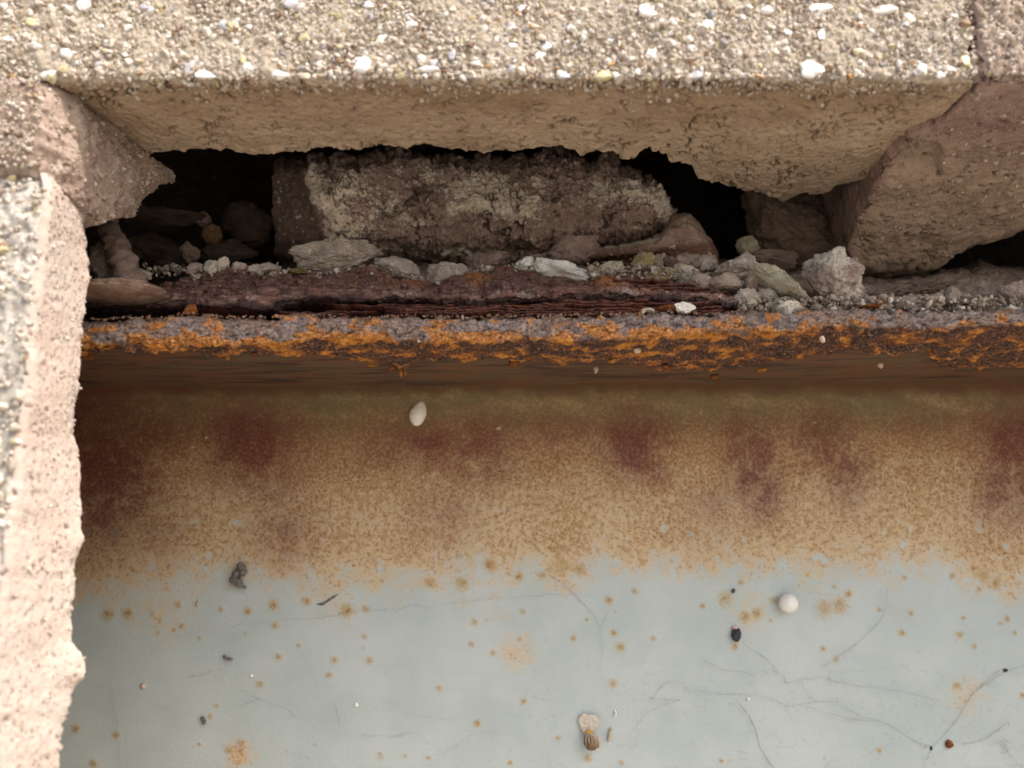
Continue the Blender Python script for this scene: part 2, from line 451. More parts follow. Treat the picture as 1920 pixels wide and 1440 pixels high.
def layer_mat():
    M = Mat('rust_sheets', 0.6, 0.45)
    st = M.stretch((0.3, 1, 2.5)); n = M.noise(1.5, 6, 0.75, 0.6, co=st); n1 = M.noise(6, 4)
    c = M.ramp(n, [(0.3, (0.022, 0.010, 0.009)), (0.46, (0.085, 0.030, 0.022)), (0.6, (0.17, 0.052, 0.028)), (0.75, (0.30, 0.11, 0.05))])
    c = M.mix(M.smooth(n1, 0.55, 0.7, 0, 0.6), c, (0.26, 0.075, 0.02))
    M.color(c)
    M.bump(n, 0.6, 1.0)
    return M.m
m_layer = layer_mat()

def block_mat():
    M = Mat('efflorescent_mortar', 0.95, 0.15)
    W = M.attr('white'); Rr = M.attr('rusty')
    n1 = M.noise(7, 5, 0.65); n2 = M.noise(0.8, 5, 0.72); n3 = M.noise(2.2, 6, 0.75, 0.3)
    c = M.mix(M.smooth(n1, 0.38, 0.62), (0.46, 0.34, 0.28), (0.34, 0.24, 0.195))
    c = M.mix(M.smooth(n2, 0.45, 0.32, 0, 0.85), c, (0.06, 0.04, 0.03))
    c = M.mix(M.smooth(n2, 0.58, 0.70, 0, 0.5), c, (0.48, 0.39, 0.32))
    c = M.mix(M.math('MULTIPLY', Rr, 0.75), c, (0.14, 0.055, 0.022))
    c = M.mix(M.math('MULTIPLY', M.attr('left_shade'), 0.85), c, M.mix(M.smooth(n1, 0.3, 0.7), (0.235, 0.165, 0.135), (0.18, 0.12, 0.095)))  # painted shade on the block's left face
    c = M.mix(M.math('MULTIPLY', M.attr('crevice'), 0.6), c, (0.07, 0.045, 0.035))
    wf = M.math('ADD', W, M.math('MULTIPLY', M.math('SUBTRACT', n3, 0.5), 2.2))
    wf = M.math('ADD', wf, M.math('MULTIPLY', M.math('SUBTRACT', n2, 0.5), 1.2))
    wc = M.mix(M.smooth(n1, 0.4, 0.65), (0.84, 0.75, 0.62), (0.74, 0.63, 0.48))
    c = M.mix(M.smooth(wf, 0.19, 0.42, 0, 0.97), c, wc)
    M.color(c)
    M.bump(M.math('ADD', n3, M.math('MULTIPLY', n2, 0.8)), 0.9, 1.0)
    return M.m
m_block = block_mat()

def plain(name, c, rough=0.7, spec=0.3, var=0.3, size=1.2, bump=0.1):
    M = Mat(name, rough, spec)
    n = M.noise(size, 5, 0.65)
    M.color(M.mix(M.smooth(n, 0.3, 0.7), c, tuple(x * (1 - var) for x in c)))
    if bump: M.bump(n, bump)
    return M.m
m_silk = plain('white_silk', (0.78, 0.74, 0.66), 0.6, 0.3, 0.12, 2.0, 0.05)
m_web_thread = plain('dusty_thread', (0.34, 0.345, 0.34), 0.9, 0.1, 0.4, 3, 0)
m_pale_thread = plain('pale_thread', (0.5, 0.42, 0.32), 0.8, 0.2, 0.2, 3, 0)
m_lint = plain('grey_lint', (0.22, 0.195, 0.175), 0.95, 0.1, 0.6, 0.8, 0.35)
m_bug = plain('black_pellet', (0.05, 0.047, 0.05), 0.6, 0.3, 0.5, 0.6, 0.2)
m_petal = plain('dry_petal', (0.62, 0.54, 0.44), 0.8, 0.2, 0.3, 1.2, 0.25)
m_bur = plain('brown_bur', (0.27, 0.17, 0.10), 0.8, 0.2, 0.6, 0.5, 0.25)
m_tuft = plain('yellow_tuft', (0.6, 0.36, 0.05), 0.7, 0.2, 0.3, 0.6, 0.1)
m_straw = plain('straw', (0.52, 0.42, 0.26), 0.7, 0.3, 0.4, 1.0, 0.1)
m_bristle = plain('pale_bristle', (0.55, 0.43, 0.31), 0.7, 0.2, 0.2, 1.0, 0)
m_chip = plain('pink_chip', (0.58, 0.42, 0.33), 0.8, 0.2, 0.3, 0.8, 0.1)
m_flake = plain('orange_flake', (0.42, 0.17, 0.03), 0.8, 0.3, 0.6, 1.0, 0.3)
m_moss = plain('dry_moss', (0.20, 0.165, 0.065), 0.95, 0.1, 0.6, 0.7, 0.5)

# ------------------------------------------------------------------ the ground the light bounces from
def ground():
    M = Mat('pale_paving', 0.95, 0.2, rnd=False)
    n = M.noise(700, 6, 0.65); n2 = M.noise(9, 4, 0.7)
    c = M.mix(M.smooth(n, 0.3, 0.7), (0.42, 0.375, 0.315), (0.36, 0.32, 0.265))
    c = M.mix(M.smooth(n2, 0.4, 0.6, 0, 0.3), c, (0.27, 0.24, 0.20))
    M.color(c); M.bump(n2, 2.0)
    n_ = 40
    g = np.sign(np.linspace(-1, 1, n_)) * np.abs(np.linspace(-1, 1, n_)) ** 3 * 600000
    X, Y = np.meshgrid(g, g, indexing='ij')
    P = np.stack([X, Y, np.full_like(X, -1300.0)], -1)
    o = grid_obj('ground', P, M.m, origin=(0, 0, -1300))
    tag(o, 'pale concrete paving in front of the wall', kind='structure')
ground()

# ------------------------------------------------------------------ brick wall
wall = root('brick_wall', (0, 168, -1300), 'sunlit sandy brick wall with a broken underside above the steel beam', 'wall')
wall['kind'] = 'thing'
YF, ZS = 168.0, 103.0

def box(bm_, x0, x1, y0, y1, z0, z1):
    m_ = Matrix.Translation(((x0 + x1) / 2, (y0 + y1) / 2, (z0 + z1) / 2)) @ Matrix.Diagonal((x1 - x0, y1 - y0, z1 - z0, 1))
    bmesh.ops.create_cube(bm_, size=1, matrix=m_)

bm = bmesh.new()
box(bm, -900, 900, 170, 420, 166, 900)           # masonry above the course
box(bm, -900, -190, 170, 420, -1300, 165.5)      # masonry left of the beam pocket
box(bm, 330, 900, 170, 420, -1300, 165.5)        # masonry right
box(bm, -189.5, 329.5, 340, 420, -1300, 165.5)   # behind the cavity
box(bm, -189.5, 329.5, 171, 339.5, -1300, -230)  # below the web
V = np.array([v.co[:] for v in bm.verts]); Fc = np.array([[v.index for v in f.verts] for f in bm.faces]); bm.free()
link('wall_core', raw_mesh('wall_core', V, Fc, m_core, smooth=False), wall)

def surf_grains(P, n, med, lo, hi, mat, parent, seed):
    rr = np.random.default_rng(seed)
    q = P.reshape(-1, 3)
    pts = q[rr.integers(0, len(q), n)] + rr.uniform(-0.2, 0.2, (n, 3))
    return grains('grit', pts, np.clip(rr.lognormal(math.log(med), 0.5, n), lo, hi), mat, parent, seed + 1, (0.45, 1.25))

# --- the cracked brick over the gap
edge_px = [(290, 287), (330, 284), (400, 278), (440, 283), (470, 290), (520, 283), (560, 287), (620, 275), (680, 280), (710, 272), (760, 278), (800, 270),
           (850, 280), (900, 283), (960, 284), (1010, 277), (1055, 275), (1075, 282), (1092, 295), (1105, 288), (1120, 282), (1150, 285), (1170, 293), (1187, 294), (1200, 284), (1215, 280), (1235, 280),
           (1248, 288), (1255, 300), (1290, 308), (1303, 318), (1310, 335), (1360, 345), (1400, 358), (1440, 364), (1470, 374), (1485, 372), (1500, 362), (1530, 366),
           (1545, 363), (1570, 350), (1620, 335), (1662, 325)]
e3 = at_z([a for a, b in edge_px], [b for a, b in edge_px], ZS)
back_edge = curve([(-160, 208), (-104, 206)] + [(p[0], p[1]) for p in e3] + [(116, 222)])

def top_brick():
    xs = np.concatenate([np.arange(-165, -125, 1.0), np.arange(-125, 111.01, 0.42)])
    n = len(xs)
    zf = np.concatenate([np.linspace(165, 130, 15), np.arange(129.5, 105.3, -0.45)])
    k_f = len(zf)
    corner = [(YF + 2.2 - 2.2 * math.cos(a), ZS + 2.2 - 2.2 * math.sin(a)) for a in np.linspace(0, math.pi / 2, 8)]
    ns = 120; nb = 16
    t = np.linspace(0.02, 1, ns)
    ye = back_edge(xs)
    jag = np.stack([xs, xs * 0 + 3, xs * 0], -1)
    ye = ye + fbm(jag / 3.0, 4, 0.65) * 2.4
    m = k_f + 8 + ns + nb
    P = np.zeros((n, m, 3)); P[:, :, 0] = xs[:, None]
    P[:, :k_f, 1] = YF; P[:, :k_f, 2] = zf
    for i, (a, b) in enumerate(corner): P[:, k_f + i, 1] = a; P[:, k_f + i, 2] = b
    s0 = k_f + 8
    P[:, s0:s0 + ns, 1] = (YF + 2.2) + t[None] * (ye[:, None] - YF - 2.2)
    P[:, s0:s0 + ns, 2] = ZS
    tb = np.linspace(0.02, 1, nb)
    P[:, s0 + ns:, 1] = ye[:, None] + 3 * np.sin(tb * 9)[None] * 0.5 + tb[None] * 6
    P[:, s0 + ns:, 2] = ZS + tb[None] ** 1.3 * 61
    # gentle sag of the broken tongue on the right
    px, py = pix(P)
    front = np.zeros((n, m)); front[:, :k_f + 3] = 1; front[:, k_f + 3:k_f + 8] = np.linspace(0.9, 0.0, 5)
    N = -grid_normals(P)
    # orient outward
    N[:, :k_f] = (0, -1, 0); N[:, s0:s0 + ns] = (0, 0, -1)
    q = P.copy()
    d = fbm(q / 9.0, 3) * 0.7 + fbm(q / 2.2 + 40, 4, 0.6) * 0.45
    sof = np.zeros((n, m)); sof[:, k_f + 6:s0 + ns] = 1
    # short ragged cracks and blow holes in the soffit
    q2 = q * np.array([0.8, 0.8, 1.0])
    r1 = 1 - np.abs(2.2 * fbm(q2 / 3.6 + 7, 3, 0.65)); g1 = sstep(perlin(q / 5.5 + 31), 0.16, 0.42)
    r2 = 1 - np.abs(2.2 * fbm(q2 / 2.0 + 77, 2, 0.6)); g2 = sstep(perlin(q / 3.2 + 3), 0.22, 0.46)
    pit = np.maximum(sstep(r1, 0.74, 0.93) * g1, sstep(r2, 0.72, 0.93) * g2 * 0.9)
    holes = sstep(fbm(q2 / 1.6 + 55, 2), 0.40, 0.52)
    r3 = 1 - np.abs(2.2 * fbm(q2 / 8.0 + 131, 4, 0.6)); g3 = sstep(perlin(q / 13 + 13), 0.08, 0.35)
    pit = np.maximum(pit * 0.85, sstep(r3, 0.86, 0.96) * g3)
    pit = np.maximum(pit, holes) * sof
    pit *= 0.35 + 0.65 * sstep(fbm(q / 20 + 3, 2), -0.3, 0.3)
    d = d - pit * 1.5
    # crumbled arris
    ar = np.exp(-((np.hypot(P[..., 1] - YF, P[..., 2] - ZS)) / 3.0) ** 2)
    d = d + ar * (fbm(q / 3.4 + 91, 4, 0.65) * 2.4 - 0.7 * sstep(fbm(q / 16 + 41, 3), 0.1, 0.5) * 3)
    fr = np.zeros((n, m)); fr[:, :k_f + 4] = 1
    d = d + fr * fbm(q / 1.1 + 11, 2) * 0.35
    # layer steps near the broken back edge
    near = sstep(P[..., 1] - (ye[:, None] - 6), 0, 6) * sof
    d = d + near * (fbm(q / 4 + 66, 3) * 1.2)
    P = P + N * d[..., None]
    # right end rounds back into the joint
    end = np.clip(P[..., 0] - (109.0 + 2.2 * perlin(P * (0, 0, 0.16) + 5) + 1.0 * perlin(P * (0, 0, 0.5) + 9)), 0, None)
    P[:, :k_f + 8, 1] += (end[:, :k_f + 8] ** 1.5) * 2.2
    grimy = np.clip(1 - (P[..., 1] - YF + fbm(q / (14, 9, 9) + 81, 4) * 16) / 26.0, 0, 1) * sof
    return grid_obj('brick', P, m_brick, wall, {'front': front, 'pit': pit, 'grimy': grimy}, origin=(0, YF, 135))
brick = top_brick()
brick['label'] = 'long pebbly brick with a broken sandy underside over the gap'

# --- grains
def grains(name, pts, sizes, mat, parent, seed, squash=(0.6, 1.1), sub=-1, attrs=True):
    r = np.random.default_rng(seed)
    V, Fc = ico(sub)
    n = len(pts); nv = len(V)
    sc3 = sizes[:, None] * r.uniform(squash[0], squash[1], (n, 3))
    q = r.normal(size=(n, 4)); q /= np.linalg.norm(q, axis=1)[:, None]
    a, b, c, d = q.T
    Rm = np.stack([np.stack([1 - 2 * (c * c + d * d), 2 * (b * c - a * d), 2 * (b * d + a * c)], -1),
                   np.stack([2 * (b * c + a * d), 1 - 2 * (b * b + d * d), 2 * (c * d - a * b)], -1),
                   np.stack([2 * (b * d - a * c), 2 * (c * d + a * b), 1 - 2 * (b * b + c * c)], -1)], 1)
    jit = 1 + r.uniform(-0.34, 0.34, (n, nv, 1))
    W = np.einsum('nij,nvj->nvi', Rm, V[None] * jit * sc3[:, None]) + pts[:, None]
    FF = (Fc[None] + (np.arange(n) * nv)[:, None, None]).reshape(-1, 3)
    tone = np.repeat(r.uniform(0, 1, n), nv)
    c0 = Vector(pts.mean(0))
    me = raw_mesh(name, W.reshape(-1, 3) - np.array(c0), FF, mat, {'tone': tone}, smooth=False)
    o = link(name, me, parent, c0)
    o['kind'] = 'stuff'
    return o

r = np.random.default_rng(21)
n = 19000
gx = r.uniform(-150, 110.5, n); gz = 103.2 + r.uniform(0, 1, n) * 25
pts = np.stack([gx, np.full(n, YF + 0.05) + r.uniform(-0.25, 0.35, n), gz], -1)
sz = np.clip(r.lognormal(-1.0, 0.47, n), 0.16, 1.3)
grains('grit', pts, sz, m_grit, brick, 22, (0.45, 1.25))

n = 2200
ay = YF + 0.6 + r.exponential(2.2, n)
pts = np.stack([r.uniform(-110, 109, n), ay, ZS - 0.05 + r.uniform(-0.2, 0.3, n) + 2.2 * np.clip(1 - (ay - YF) / 2.2, 0, 1) ** 2], -1)
grains('grit', pts, np.clip(r.lognormal(-1.1, 0.45, n), 0.15, 1.0), m_grit, brick, 24, (0.45, 1.25))
peb_mesh = {}
def pebble_proto(kind, k):
    key = (kind, k)
    if key not in peb_mesh:
        V, Fc = rock_verts((1, 1, 1), 300 + k, sub=2, cuts=9, rough=0.15, flat=0.72)
        peb_mesh[key] = raw_mesh('pebble', V, Fc, PEB[kind])
    return peb_mesh[key]
def pebble(p, rx, rz, kind, k, parent, ry=None, spin=0.0):
    o = link('pebble', pebble_proto(kind, k), parent, p)
    o.scale = (rx, ry or min(rx, rz) * 0.8, rz)
    o.rotation_euler = (random.uniform(-.3, .3), spin, random.uniform(-.3, .3))
    return o
big = [(675, 122, 22, 17, 'white'), (795, 128, 30, 8, 'white'), (1023, 86, 13, 11, 'white'), (1013, 103, 11, 8, 'white'), (893, 115, 9, 8, 'white'),
       (1217, 20, 22, 14, 'white'), (1132, 140, 17, 13, 'yellow'), (1057, 143, 15, 9, 'grey'), (1537, 17, 24, 13, 'white'), (1660, 17, 23, 12, 'white'),
       (1523, 130, 24, 18, 'white'), (1730, 130, 12, 13, 'white'), (1437, 17, 14, 10, 'white'), (1327, 46, 13, 10, 'white'), (1810, 112, 9, 16, 'yellow'),
       (1610, 95, 10, 10, 'yellow'), (1423, 148, 13, 5, 'ochre'), (123, 97, 16, 13, 'white'), (80, 145, 30, 7, 'white'), (60, 42, 12, 10, 'yellow'),
       (385, 140, 20, 8, 'white'), (355, 122, 9, 18, 'grey'), (460, 128, 16, 12, 'white'), (272, 10, 14, 12, 'grey'), (552, 6, 20, 12, 'grey'),
       (420, 47, 14, 12, 'grey'), (525, 140, 20, 9, 'white'), (565, 150, 18, 6, 'cream'), (847, 100, 8, 14, 'grey'), (957, 128, 9, 12, 'grey'),
       (955, 50, 12, 7, 'grey'), (770, 43, 13, 8, 'white'), (980, 15, 13, 9, 'white'), (1265, 40, 12, 9, 'white'), (1222, 100, 12, 9, 'white'),
       (835, 25, 9, 7, 'white'), (740, 125, 6, 7, 'yellow'), (915, 122, 9, 5, 'ochre'), (1147, 118, 7, 7, 'ochre'), (880, 138, 11, 9, 'grey'),
       (1300, 90, 8, 8, 'white'), (1453, 95, 10, 9, 'cream'), (1540, 65, 8, 12, 'white'), (1305, 140, 16, 8, 'grey'), (1376, 148, 14, 6, 'cream'),
       (155, 10, 14, 12, 'white'), (1650, 150, 14, 7, 'white'), (1785, 132, 9, 8, 'white'), (1765, 142, 9, 7, 'white'), (1705, 35, 13, 11, 'cream'),
       (1600, 148, 10, 6, 'ochre'), (690, 8, 12, 7, 'white'), (600, 118, 9, 9, 'white'), (330, 52, 8, 7, 'brown'), (240, 50, 9, 8, 'white')]
def put_pebble(px, py, rx, rz, kind, jitter=0.0):
    p = at(px, py, YF - 0.3)
    k = mm_per_px(py, YF)
    pebble((p[0], YF + 0.1, max(p[2], ZS + 1.0)), max(rx * k, .5), max(rz * k, .5), kind, random.randrange(7), brick,
           ry=min(rx, rz) * k * 0.4 + 0.2, spin=random.uniform(-0.5, 0.5) if rx < 14 else random.uniform(-.15, .15))
for b in big: put_pebble(*b)
for i in range(150):
    kind = random.choices(['white', 'cream', 'yellow', 'grey', 'ochre', 'brown'], [36, 38, 6, 9, 5, 6])[0]
    s = random.uniform(4, 9)
    put_pebble(random.uniform(-10, 1822), 152 - 152 * random.random() ** 1.1, s * random.uniform(0.8, 1.25), s * random.uniform(0.6, 0.95), kind)

# --- left: block of the reveal
LB = []
SURF = {}
def left_block():
    z = np.concatenate([np.arange(80, -90, -0.6), np.linspace(-91, -229, 40)])
    bk = [(60, 400), (158, 430), (165, 480), (166, 530), (158, 560), (155, 640), (148, 700), (140, 780), (135, 815), (147, 850), (150, 930), (153, 985), (157, 1010),
          (141, 1050), (136, 1110), (133, 1200), (150, 1222), (163, 1265), (140, 1290), (126, 1340), (112, 1400), (107, 1440)]
    YB = 185.0
    q = at([a for a, b in bk[1:]], [b for a, b in bk[1:]], YB)
    xb = curve([(-230, -103)] + [(p[2], p[0]) for p in q] + [(90, q[0][0])])(z)
    xb = xb + fbm(np.stack([z * 0 + 2, z, z * 0], -1) / 3.2, 4, 0.65) * 0.9
    xf = np.full_like(z, -106.6) + fbm(np.stack([z * 0, z, z * 0 + 8], -1) / 12, 3) * 1.0
    nf, nr, nb = 50, 60, 40
    m = nf + 6 + nr + nb
    n = len(z)
    P = np.zeros((n, m, 3)); P[:, :, 2] = z[:, None]
    P[:, :nf, 0] = -150 + (xf[:, None] - 1.8 + 150) * np.linspace(0, 1, nf) ** 0.8; P[:, :nf, 1] = YF
    for i, a in enumerate(np.linspace(0, math.pi / 2, 6)):
        P[:, nf + i, 0] = xf - 1.8 + 1.8 * math.sin(a); P[:, nf + i, 1] = YF + 1.8 - 1.8 * math.cos(a)
    t = np.linspace(0.02, 1, nr)
    xs_ = np.convolve(np.pad(xb, 60, 'edge'), np.ones(121) / 121, 'valid')
    P[:, nf + 6:nf + 6 + nr, 0] = xf[:, None] + (xs_ - xf)[:, None] * t + (xb - xs_)[:, None] * t ** 5
    P[:, nf + 6:nf + 6 + nr, 1] = YF + 1.8 + t * (YB - YF - 1.8)
    tb = np.linspace(0.03, 1, nb)  # unseen mass behind the block, added to keep light off the left web
    P[:, nf + 6 + nr:, 0] = xb[:, None] - 4 * np.minimum(tb * 6, 1) - 56 * tb
    P[:, nf + 6 + nr:, 1] = YB + 90 * tb + fbm(P[:, nf + 6 + nr:] / 7, 3) * 2 * tb
    N = grid_normals(P)
    if N[n // 2, nf // 2, 1] > 0: N = -N
    d = fbm(P / 9, 3) * 0.28 + fbm(P / 1.5 + 4, 4, 0.65) * 0.34
    side = np.zeros((n, m)); side[:, nf:nf + 6 + nr] = 1
    pit = sstep(fbm(P / 1.5 + 21, 2), 0.44, 0.62) * side
    d -= pit * 0.7
    fr = np.zeros((n, m)); fr[:, :nf] = 1
    d += fr * fbm(P / 2.6 + 50, 3) * 0.9
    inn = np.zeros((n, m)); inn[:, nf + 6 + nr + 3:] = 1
    top = np.clip((z - 72) / 8, 0, 1) ** 2
    P = P + N * d[..., None]
    P[:, :, 1] += 3 * top[:, None] * (fr + side * 0.3); P[:, :, 0] -= 2.0 * top[:, None] * side
    LB.append(P[:265, nf + 4:nf + 6 + nr].reshape(-1, 3))
    return grid_obj('brick', P, m_leftblock, wall, {'front': fr, 'pit': pit, 'inner': inn}, origin=(-110, YF, 0))

def leftblock_mat():
    M = Mat('lichened_block', 0.95, 0.15)
    n1 = M.noise(15, 5, 0.6); n2 = M.noise(1.2, 4, 0.7); n3 = M.noise(5, 5, 0.65)
    c = M.mix(M.smooth(n1, 0.35, 0.65), (0.42, 0.325, 0.27), (0.43, 0.36, 0.31))
    c = M.mix(M.smooth(n3, 0.5, 0.7, 0, 0.6), c, (0.48, 0.42, 0.375))
    c = M.mix(M.smooth(M.noise(9, 5, 0.65), 0.56, 0.72, 0, 0.5), c, (0.30, 0.27, 0.23))
    c = M.mix(M.smooth(n2, 0.42, 0.28, 0, 0.5), c, (0.31, 0.225, 0.17))
    f = M.ramp(n3, [(0.28, (0.24, 0.22, 0.185)), (0.43, (0.34, 0.31, 0.265)), (0.56, (0.43, 0.395, 0.34)), (0.68, (0.68, 0.63, 0.57))])
    f = M.mix(M.smooth(M.noise(6, 4), 0.60, 0.72, 0, 0.6), f, (0.36, 0.32, 0.14))
    f = M.mix(M.smooth(n2, 0.45, 0.3, 0, 0.6), f, (0.10, 0.09, 0.075))
    c = M.mix(M.attr('inner'), c, (0.13, 0.095, 0.075))  # added unseen back kept dark to cut its bounce
    c = M.mix(M.attr('front'), c, f)
    c = M.mix(M.math('MULTIPLY', M.attr('pit'), 0.85), c, (0.13, 0.085, 0.065))
    M.color(c)
    M.bump(n2, 0.35, 0.9)
    return M.m
m_leftblock = leftblock_mat()
lb = left_block()
lb['label'] = 'upright lichen-grey block with a sunlit pink side at the left edge'
n = 2600
pts = np.stack([r.uniform(-150, -107.5, n), YF + r.uniform(-0.6, 0.4, n), r.uniform(-90, 78, n)], -1)
grains('grit', pts, np.clip(r.lognormal(-0.5, 0.45, n), 0.25, 1.6), m_grit, lb, 31)

# sand grains standing proud of the pink side
n = 5500
pts = LB[0][r.integers(0, len(LB[0]), n)] + r.uniform(-0.25, 0.25, (n, 3))
M_ = grit_mat('pink_grit', [(0, (0.40, 0.31, 0.255)), (0.3, (0.47, 0.385, 0.325)), (0.6, (0.34, 0.26, 0.21)), (0.8, (0.58, 0.51, 0.46)), (0.95, (0.24, 0.18, 0.15))])
grains('grit', pts, np.clip(r.lognormal(-1.85, 0.45, n), 0.07, 0.45), M_, lb, 33, (0.5, 1.2))

# --- left mortar bed between block and brick
def left_mortar():
    path = np.array([(-165, 167.2), (-114, 167.0), (-109.5, 168.5), (-106, 174), (-104.5, 190), (-102.5, 205), (-100.8, 213), (-103, 219), (-125, 224)])
    seg = np.concatenate([[0], np.cumsum(np.hypot(*np.diff(path, axis=0).T))])
    s = np.linspace(0, seg[-1], 210)
    X = np.interp(s, seg, path[:, 0]); Y = np.interp(s, seg, path[:, 1])
    zb = np.interp(Y, [160, 168, 180, 190, 200, 208, 213, 224], [79.5, 79, 76.5, 75, 83, 92.5, 99, 101])
    t = np.linspace(0, 1, 70); tu = np.linspace(0.04, 1, 22)
    P = np.zeros((len(s), 92, 3))
    tang = np.stack([np.gradient(X), np.gradient(Y)], -1); tang /= np.linalg.norm(tang, axis=1)[:, None]
    out = np.stack([tang[:, 1], -tang[:, 0]], -1)        # right of travel
    bul = np.sin(np.pi * np.clip(t * 0.92 + 0.06, 0, 1)) ** 0.7 * 3.4 - 2.0
    zt = 102.6
    P[:, :70, 0] = X[:, None] + out[:, :1] * bul; P[:, :70, 1] = Y[:, None] + out[:, 1:] * bul
    P[:, :70, 2] = zt + (zb - zt)[:, None] * t
    e = P[:, 69]
    P[:, 70:, 0] = e[:, None, 0] - 34 * tu * np.abs(out[:, :1]) - 1 * tu; P[:, 70:, 1] = e[:, None, 1] - out[:, 1:] * 20 * tu
    P[:, 70:, 2] = e[:, None, 2] - 2.0 * np.sin(tu * 3.1)
    N = grid_normals(P)
    mid = N[60, 35]
    if mid @ np.array([out[60, 0], out[60, 1], 0]) < 0: N = -N
    d = fbm(P / 10 + 3, 3) * 1.8 + fbm(P / 3 + 8, 4, 0.6) * 0.9
    pit = sstep(fbm(P / 2.5 + 13, 3), 0.35, 0.6)
    d -= pit * 0.8
    P = P + N * d[..., None]
    o = grid_obj('mortar_joint', P, m_joint, wall, {'pit': pit * 0.7}, origin=(-105, 180, 90))
    SURF['left'] = P[:, :72]
    o['label'] = 'broken mortar bed bulging out below the long brick at the left'
    return o
lm = left_mortar()
m_jgrit = grit_mat('joint_grit', [(0, (0.34, 0.26, 0.20)), (0.35, (0.27, 0.195, 0.155)), (0.6, (0.44, 0.36, 0.295)), (0.85, (0.55, 0.47, 0.40)), (0.95, (0.16, 0.115, 0.09))])
surf_grains(SURF['left'], 3800, 0.24, 0.1, 0.8, m_jgrit, lm, 601)
n = 900
pts = np.stack([r.uniform(-150, -110, n), 166.2 + r.uniform(-0.8, 0.6, n), r.uniform(80, 102.5, n)], -1)
grains('grit', pts, np.clip(r.lognormal(-0.95, 0.4, n), 0.2, 0.9), m_grit, lm, 41)

# --- right mortar plug
def right_mortar():
    prof = np.array([(169, 103.2), (178, 102.2), (190, 100.8), (203, 99), (216, 96.8), (229, 93.2), (239, 89.2), (247, 84.6)])
    seg = np.concatenate([[0], np.cumsum(np.hypot(*np.diff(prof, axis=0).T))])
    xs = np.concatenate([np.full(40, 111.4) + np.linspace(-0.9, 0, 40), np.arange(111.8, 185, 0.5), np.arange(186, 331, 6)])
    side_up = np.concatenate([np.linspace(46, 0.3, 40), np.zeros(len(xs) - 40)])
    zf = np.concatenate([np.linspace(165, 130, 12), np.arange(129, 104, -0.6)])
    kf = len(zf); ns = 150; nb = 26
    n = len(xs); m = kf + ns + nb
    P = np.zeros((n, m, 3)); P[:, :, 0] = xs[:, None]
    P[:, :kf, 1] = 169.0; P[:, :kf, 2] = zf + 0 * side_up[:, None]
    # right of x = 150 the lump is broken off earlier
    send = np.interp(xs, [110, 143, 152, 160, 172, 185, 330], [seg[-1], seg[-1], seg[-1] - 9, seg[-1] - 15, seg[-1] - 24, seg[-1] - 22, seg[-1] - 10])
    send = send + fbm(np.stack([xs, xs * 0, xs * 0 + 4], -1) / 5, 3, 0.6) * np.where(xs > 146, 2.5, 0.5)
    S = np.linspace(0, 1, ns)[None] * send[:, None]
    P[:, kf:kf + ns, 1] = np.interp(S, seg, prof[:, 0]); P[:, kf:kf + ns, 2] = np.interp(S, seg, prof[:, 1])
    e = P[:, kf + ns - 1]
    tb = np.linspace(0.02, 1, nb)
    P[:, kf + ns:, 1] = e[:, None, 1] + 42 * tb
    P[:, kf + ns:, 2] = e[:, None, 2] + np.where(tb < 0.08, -14 * tb, -1.1 + 0.0 * tb) + (np.where(xs > 146, 22, 0)[:, None]) * tb ** 2
    shift = np.interp(P[..., 1], [169, 184, 191, 204, 217, 230, 240, 248, 300], [0.6, 0.2, -5.5, -6.5, -3.5, -3, -2, 1.5, 1.5])
    shift = shift + fbm(np.stack([P[..., 1], P[..., 1] * 0, P[..., 1] * 0 + 3], -1) / 5, 3) * 1.2 * np.exp(-side_up / 2.0)[:, None]
    P[:, kf:, 0] += (shift * np.exp(-np.clip(P[..., 0] - 111, 0, None) / 9.0))[:, kf:]
    N = grid_normals(P); N[:, :kf] = (0, -1, 0)
    P[:, :, 2] += side_up[:, None]
    c = N[60, kf + 40]
    if c[2] > 0: N[:, kf:] = -N[:, kf:]
    N[:40, kf:] = (-1, 0, 0)
    d = fbm(P / 11 + 5, 3) * 1.6 + fbm(P / 2.6 + 6, 4, 0.65) * 0.8
    q2 = P * np.array([0.5, 1, 1])
    pit = sstep(1 - np.abs(2.2 * fbm(q2 / 3.0 + 7, 3, 0.6)), 0.88, 0.99) * sstep(perlin(P / 7 + 3), 0.05, 0.35)
    pit = np.maximum(pit, sstep(fbm(q2 / 1.6 + 2, 2), 0.42, 0.6))
    d -= pit * 0.9
    d[:, :kf] += fbm(P[:, :kf] / 3.2 + 8, 4, 0.65) * 1.3
    d -= 2.0 * np.exp(-np.hypot(P[..., 1] - 169, P[..., 2] - 103.5) / 2.5) * (0.6 + fbm(P / 5 + 61, 3))
    px, py = pix(P)
    rec = sstep(px, 1680, 1692) * sstep(-px, -1772, -1752) * sstep(py, 262, 282) * sstep(-py, -338, -318)
    d -= rec * 3.2
    P = P + N * d[..., None]
    up = P[:, :, 2] > 164
    P[:, :, 2] = np.minimum(P[:, :, 2], 165)
    P[:, :kf, 1] += np.clip(113.3 - P[:, :kf, 0], 0, None) ** 1.4 * 1.4
    o = grid_obj('mortar_joint', P, m_plug2, wall, {'pit': pit, 'front': np.concatenate([np.ones((n, kf)), np.zeros((n, ns + nb))], 1),
                                                 'brown': np.maximum(sstep(fbm(P / 16 + 2, 3) * 60 - py, -330, -250), sstep(-np.arange(n), -46, -38)[:, None] * np.ones((n, m)))}, origin=(140, 190, 100))
    SURF['plug'] = P[40:190, kf:kf + ns]
    o['label'] = 'brown mortar hanging down beside the long brick at the right'
    return o
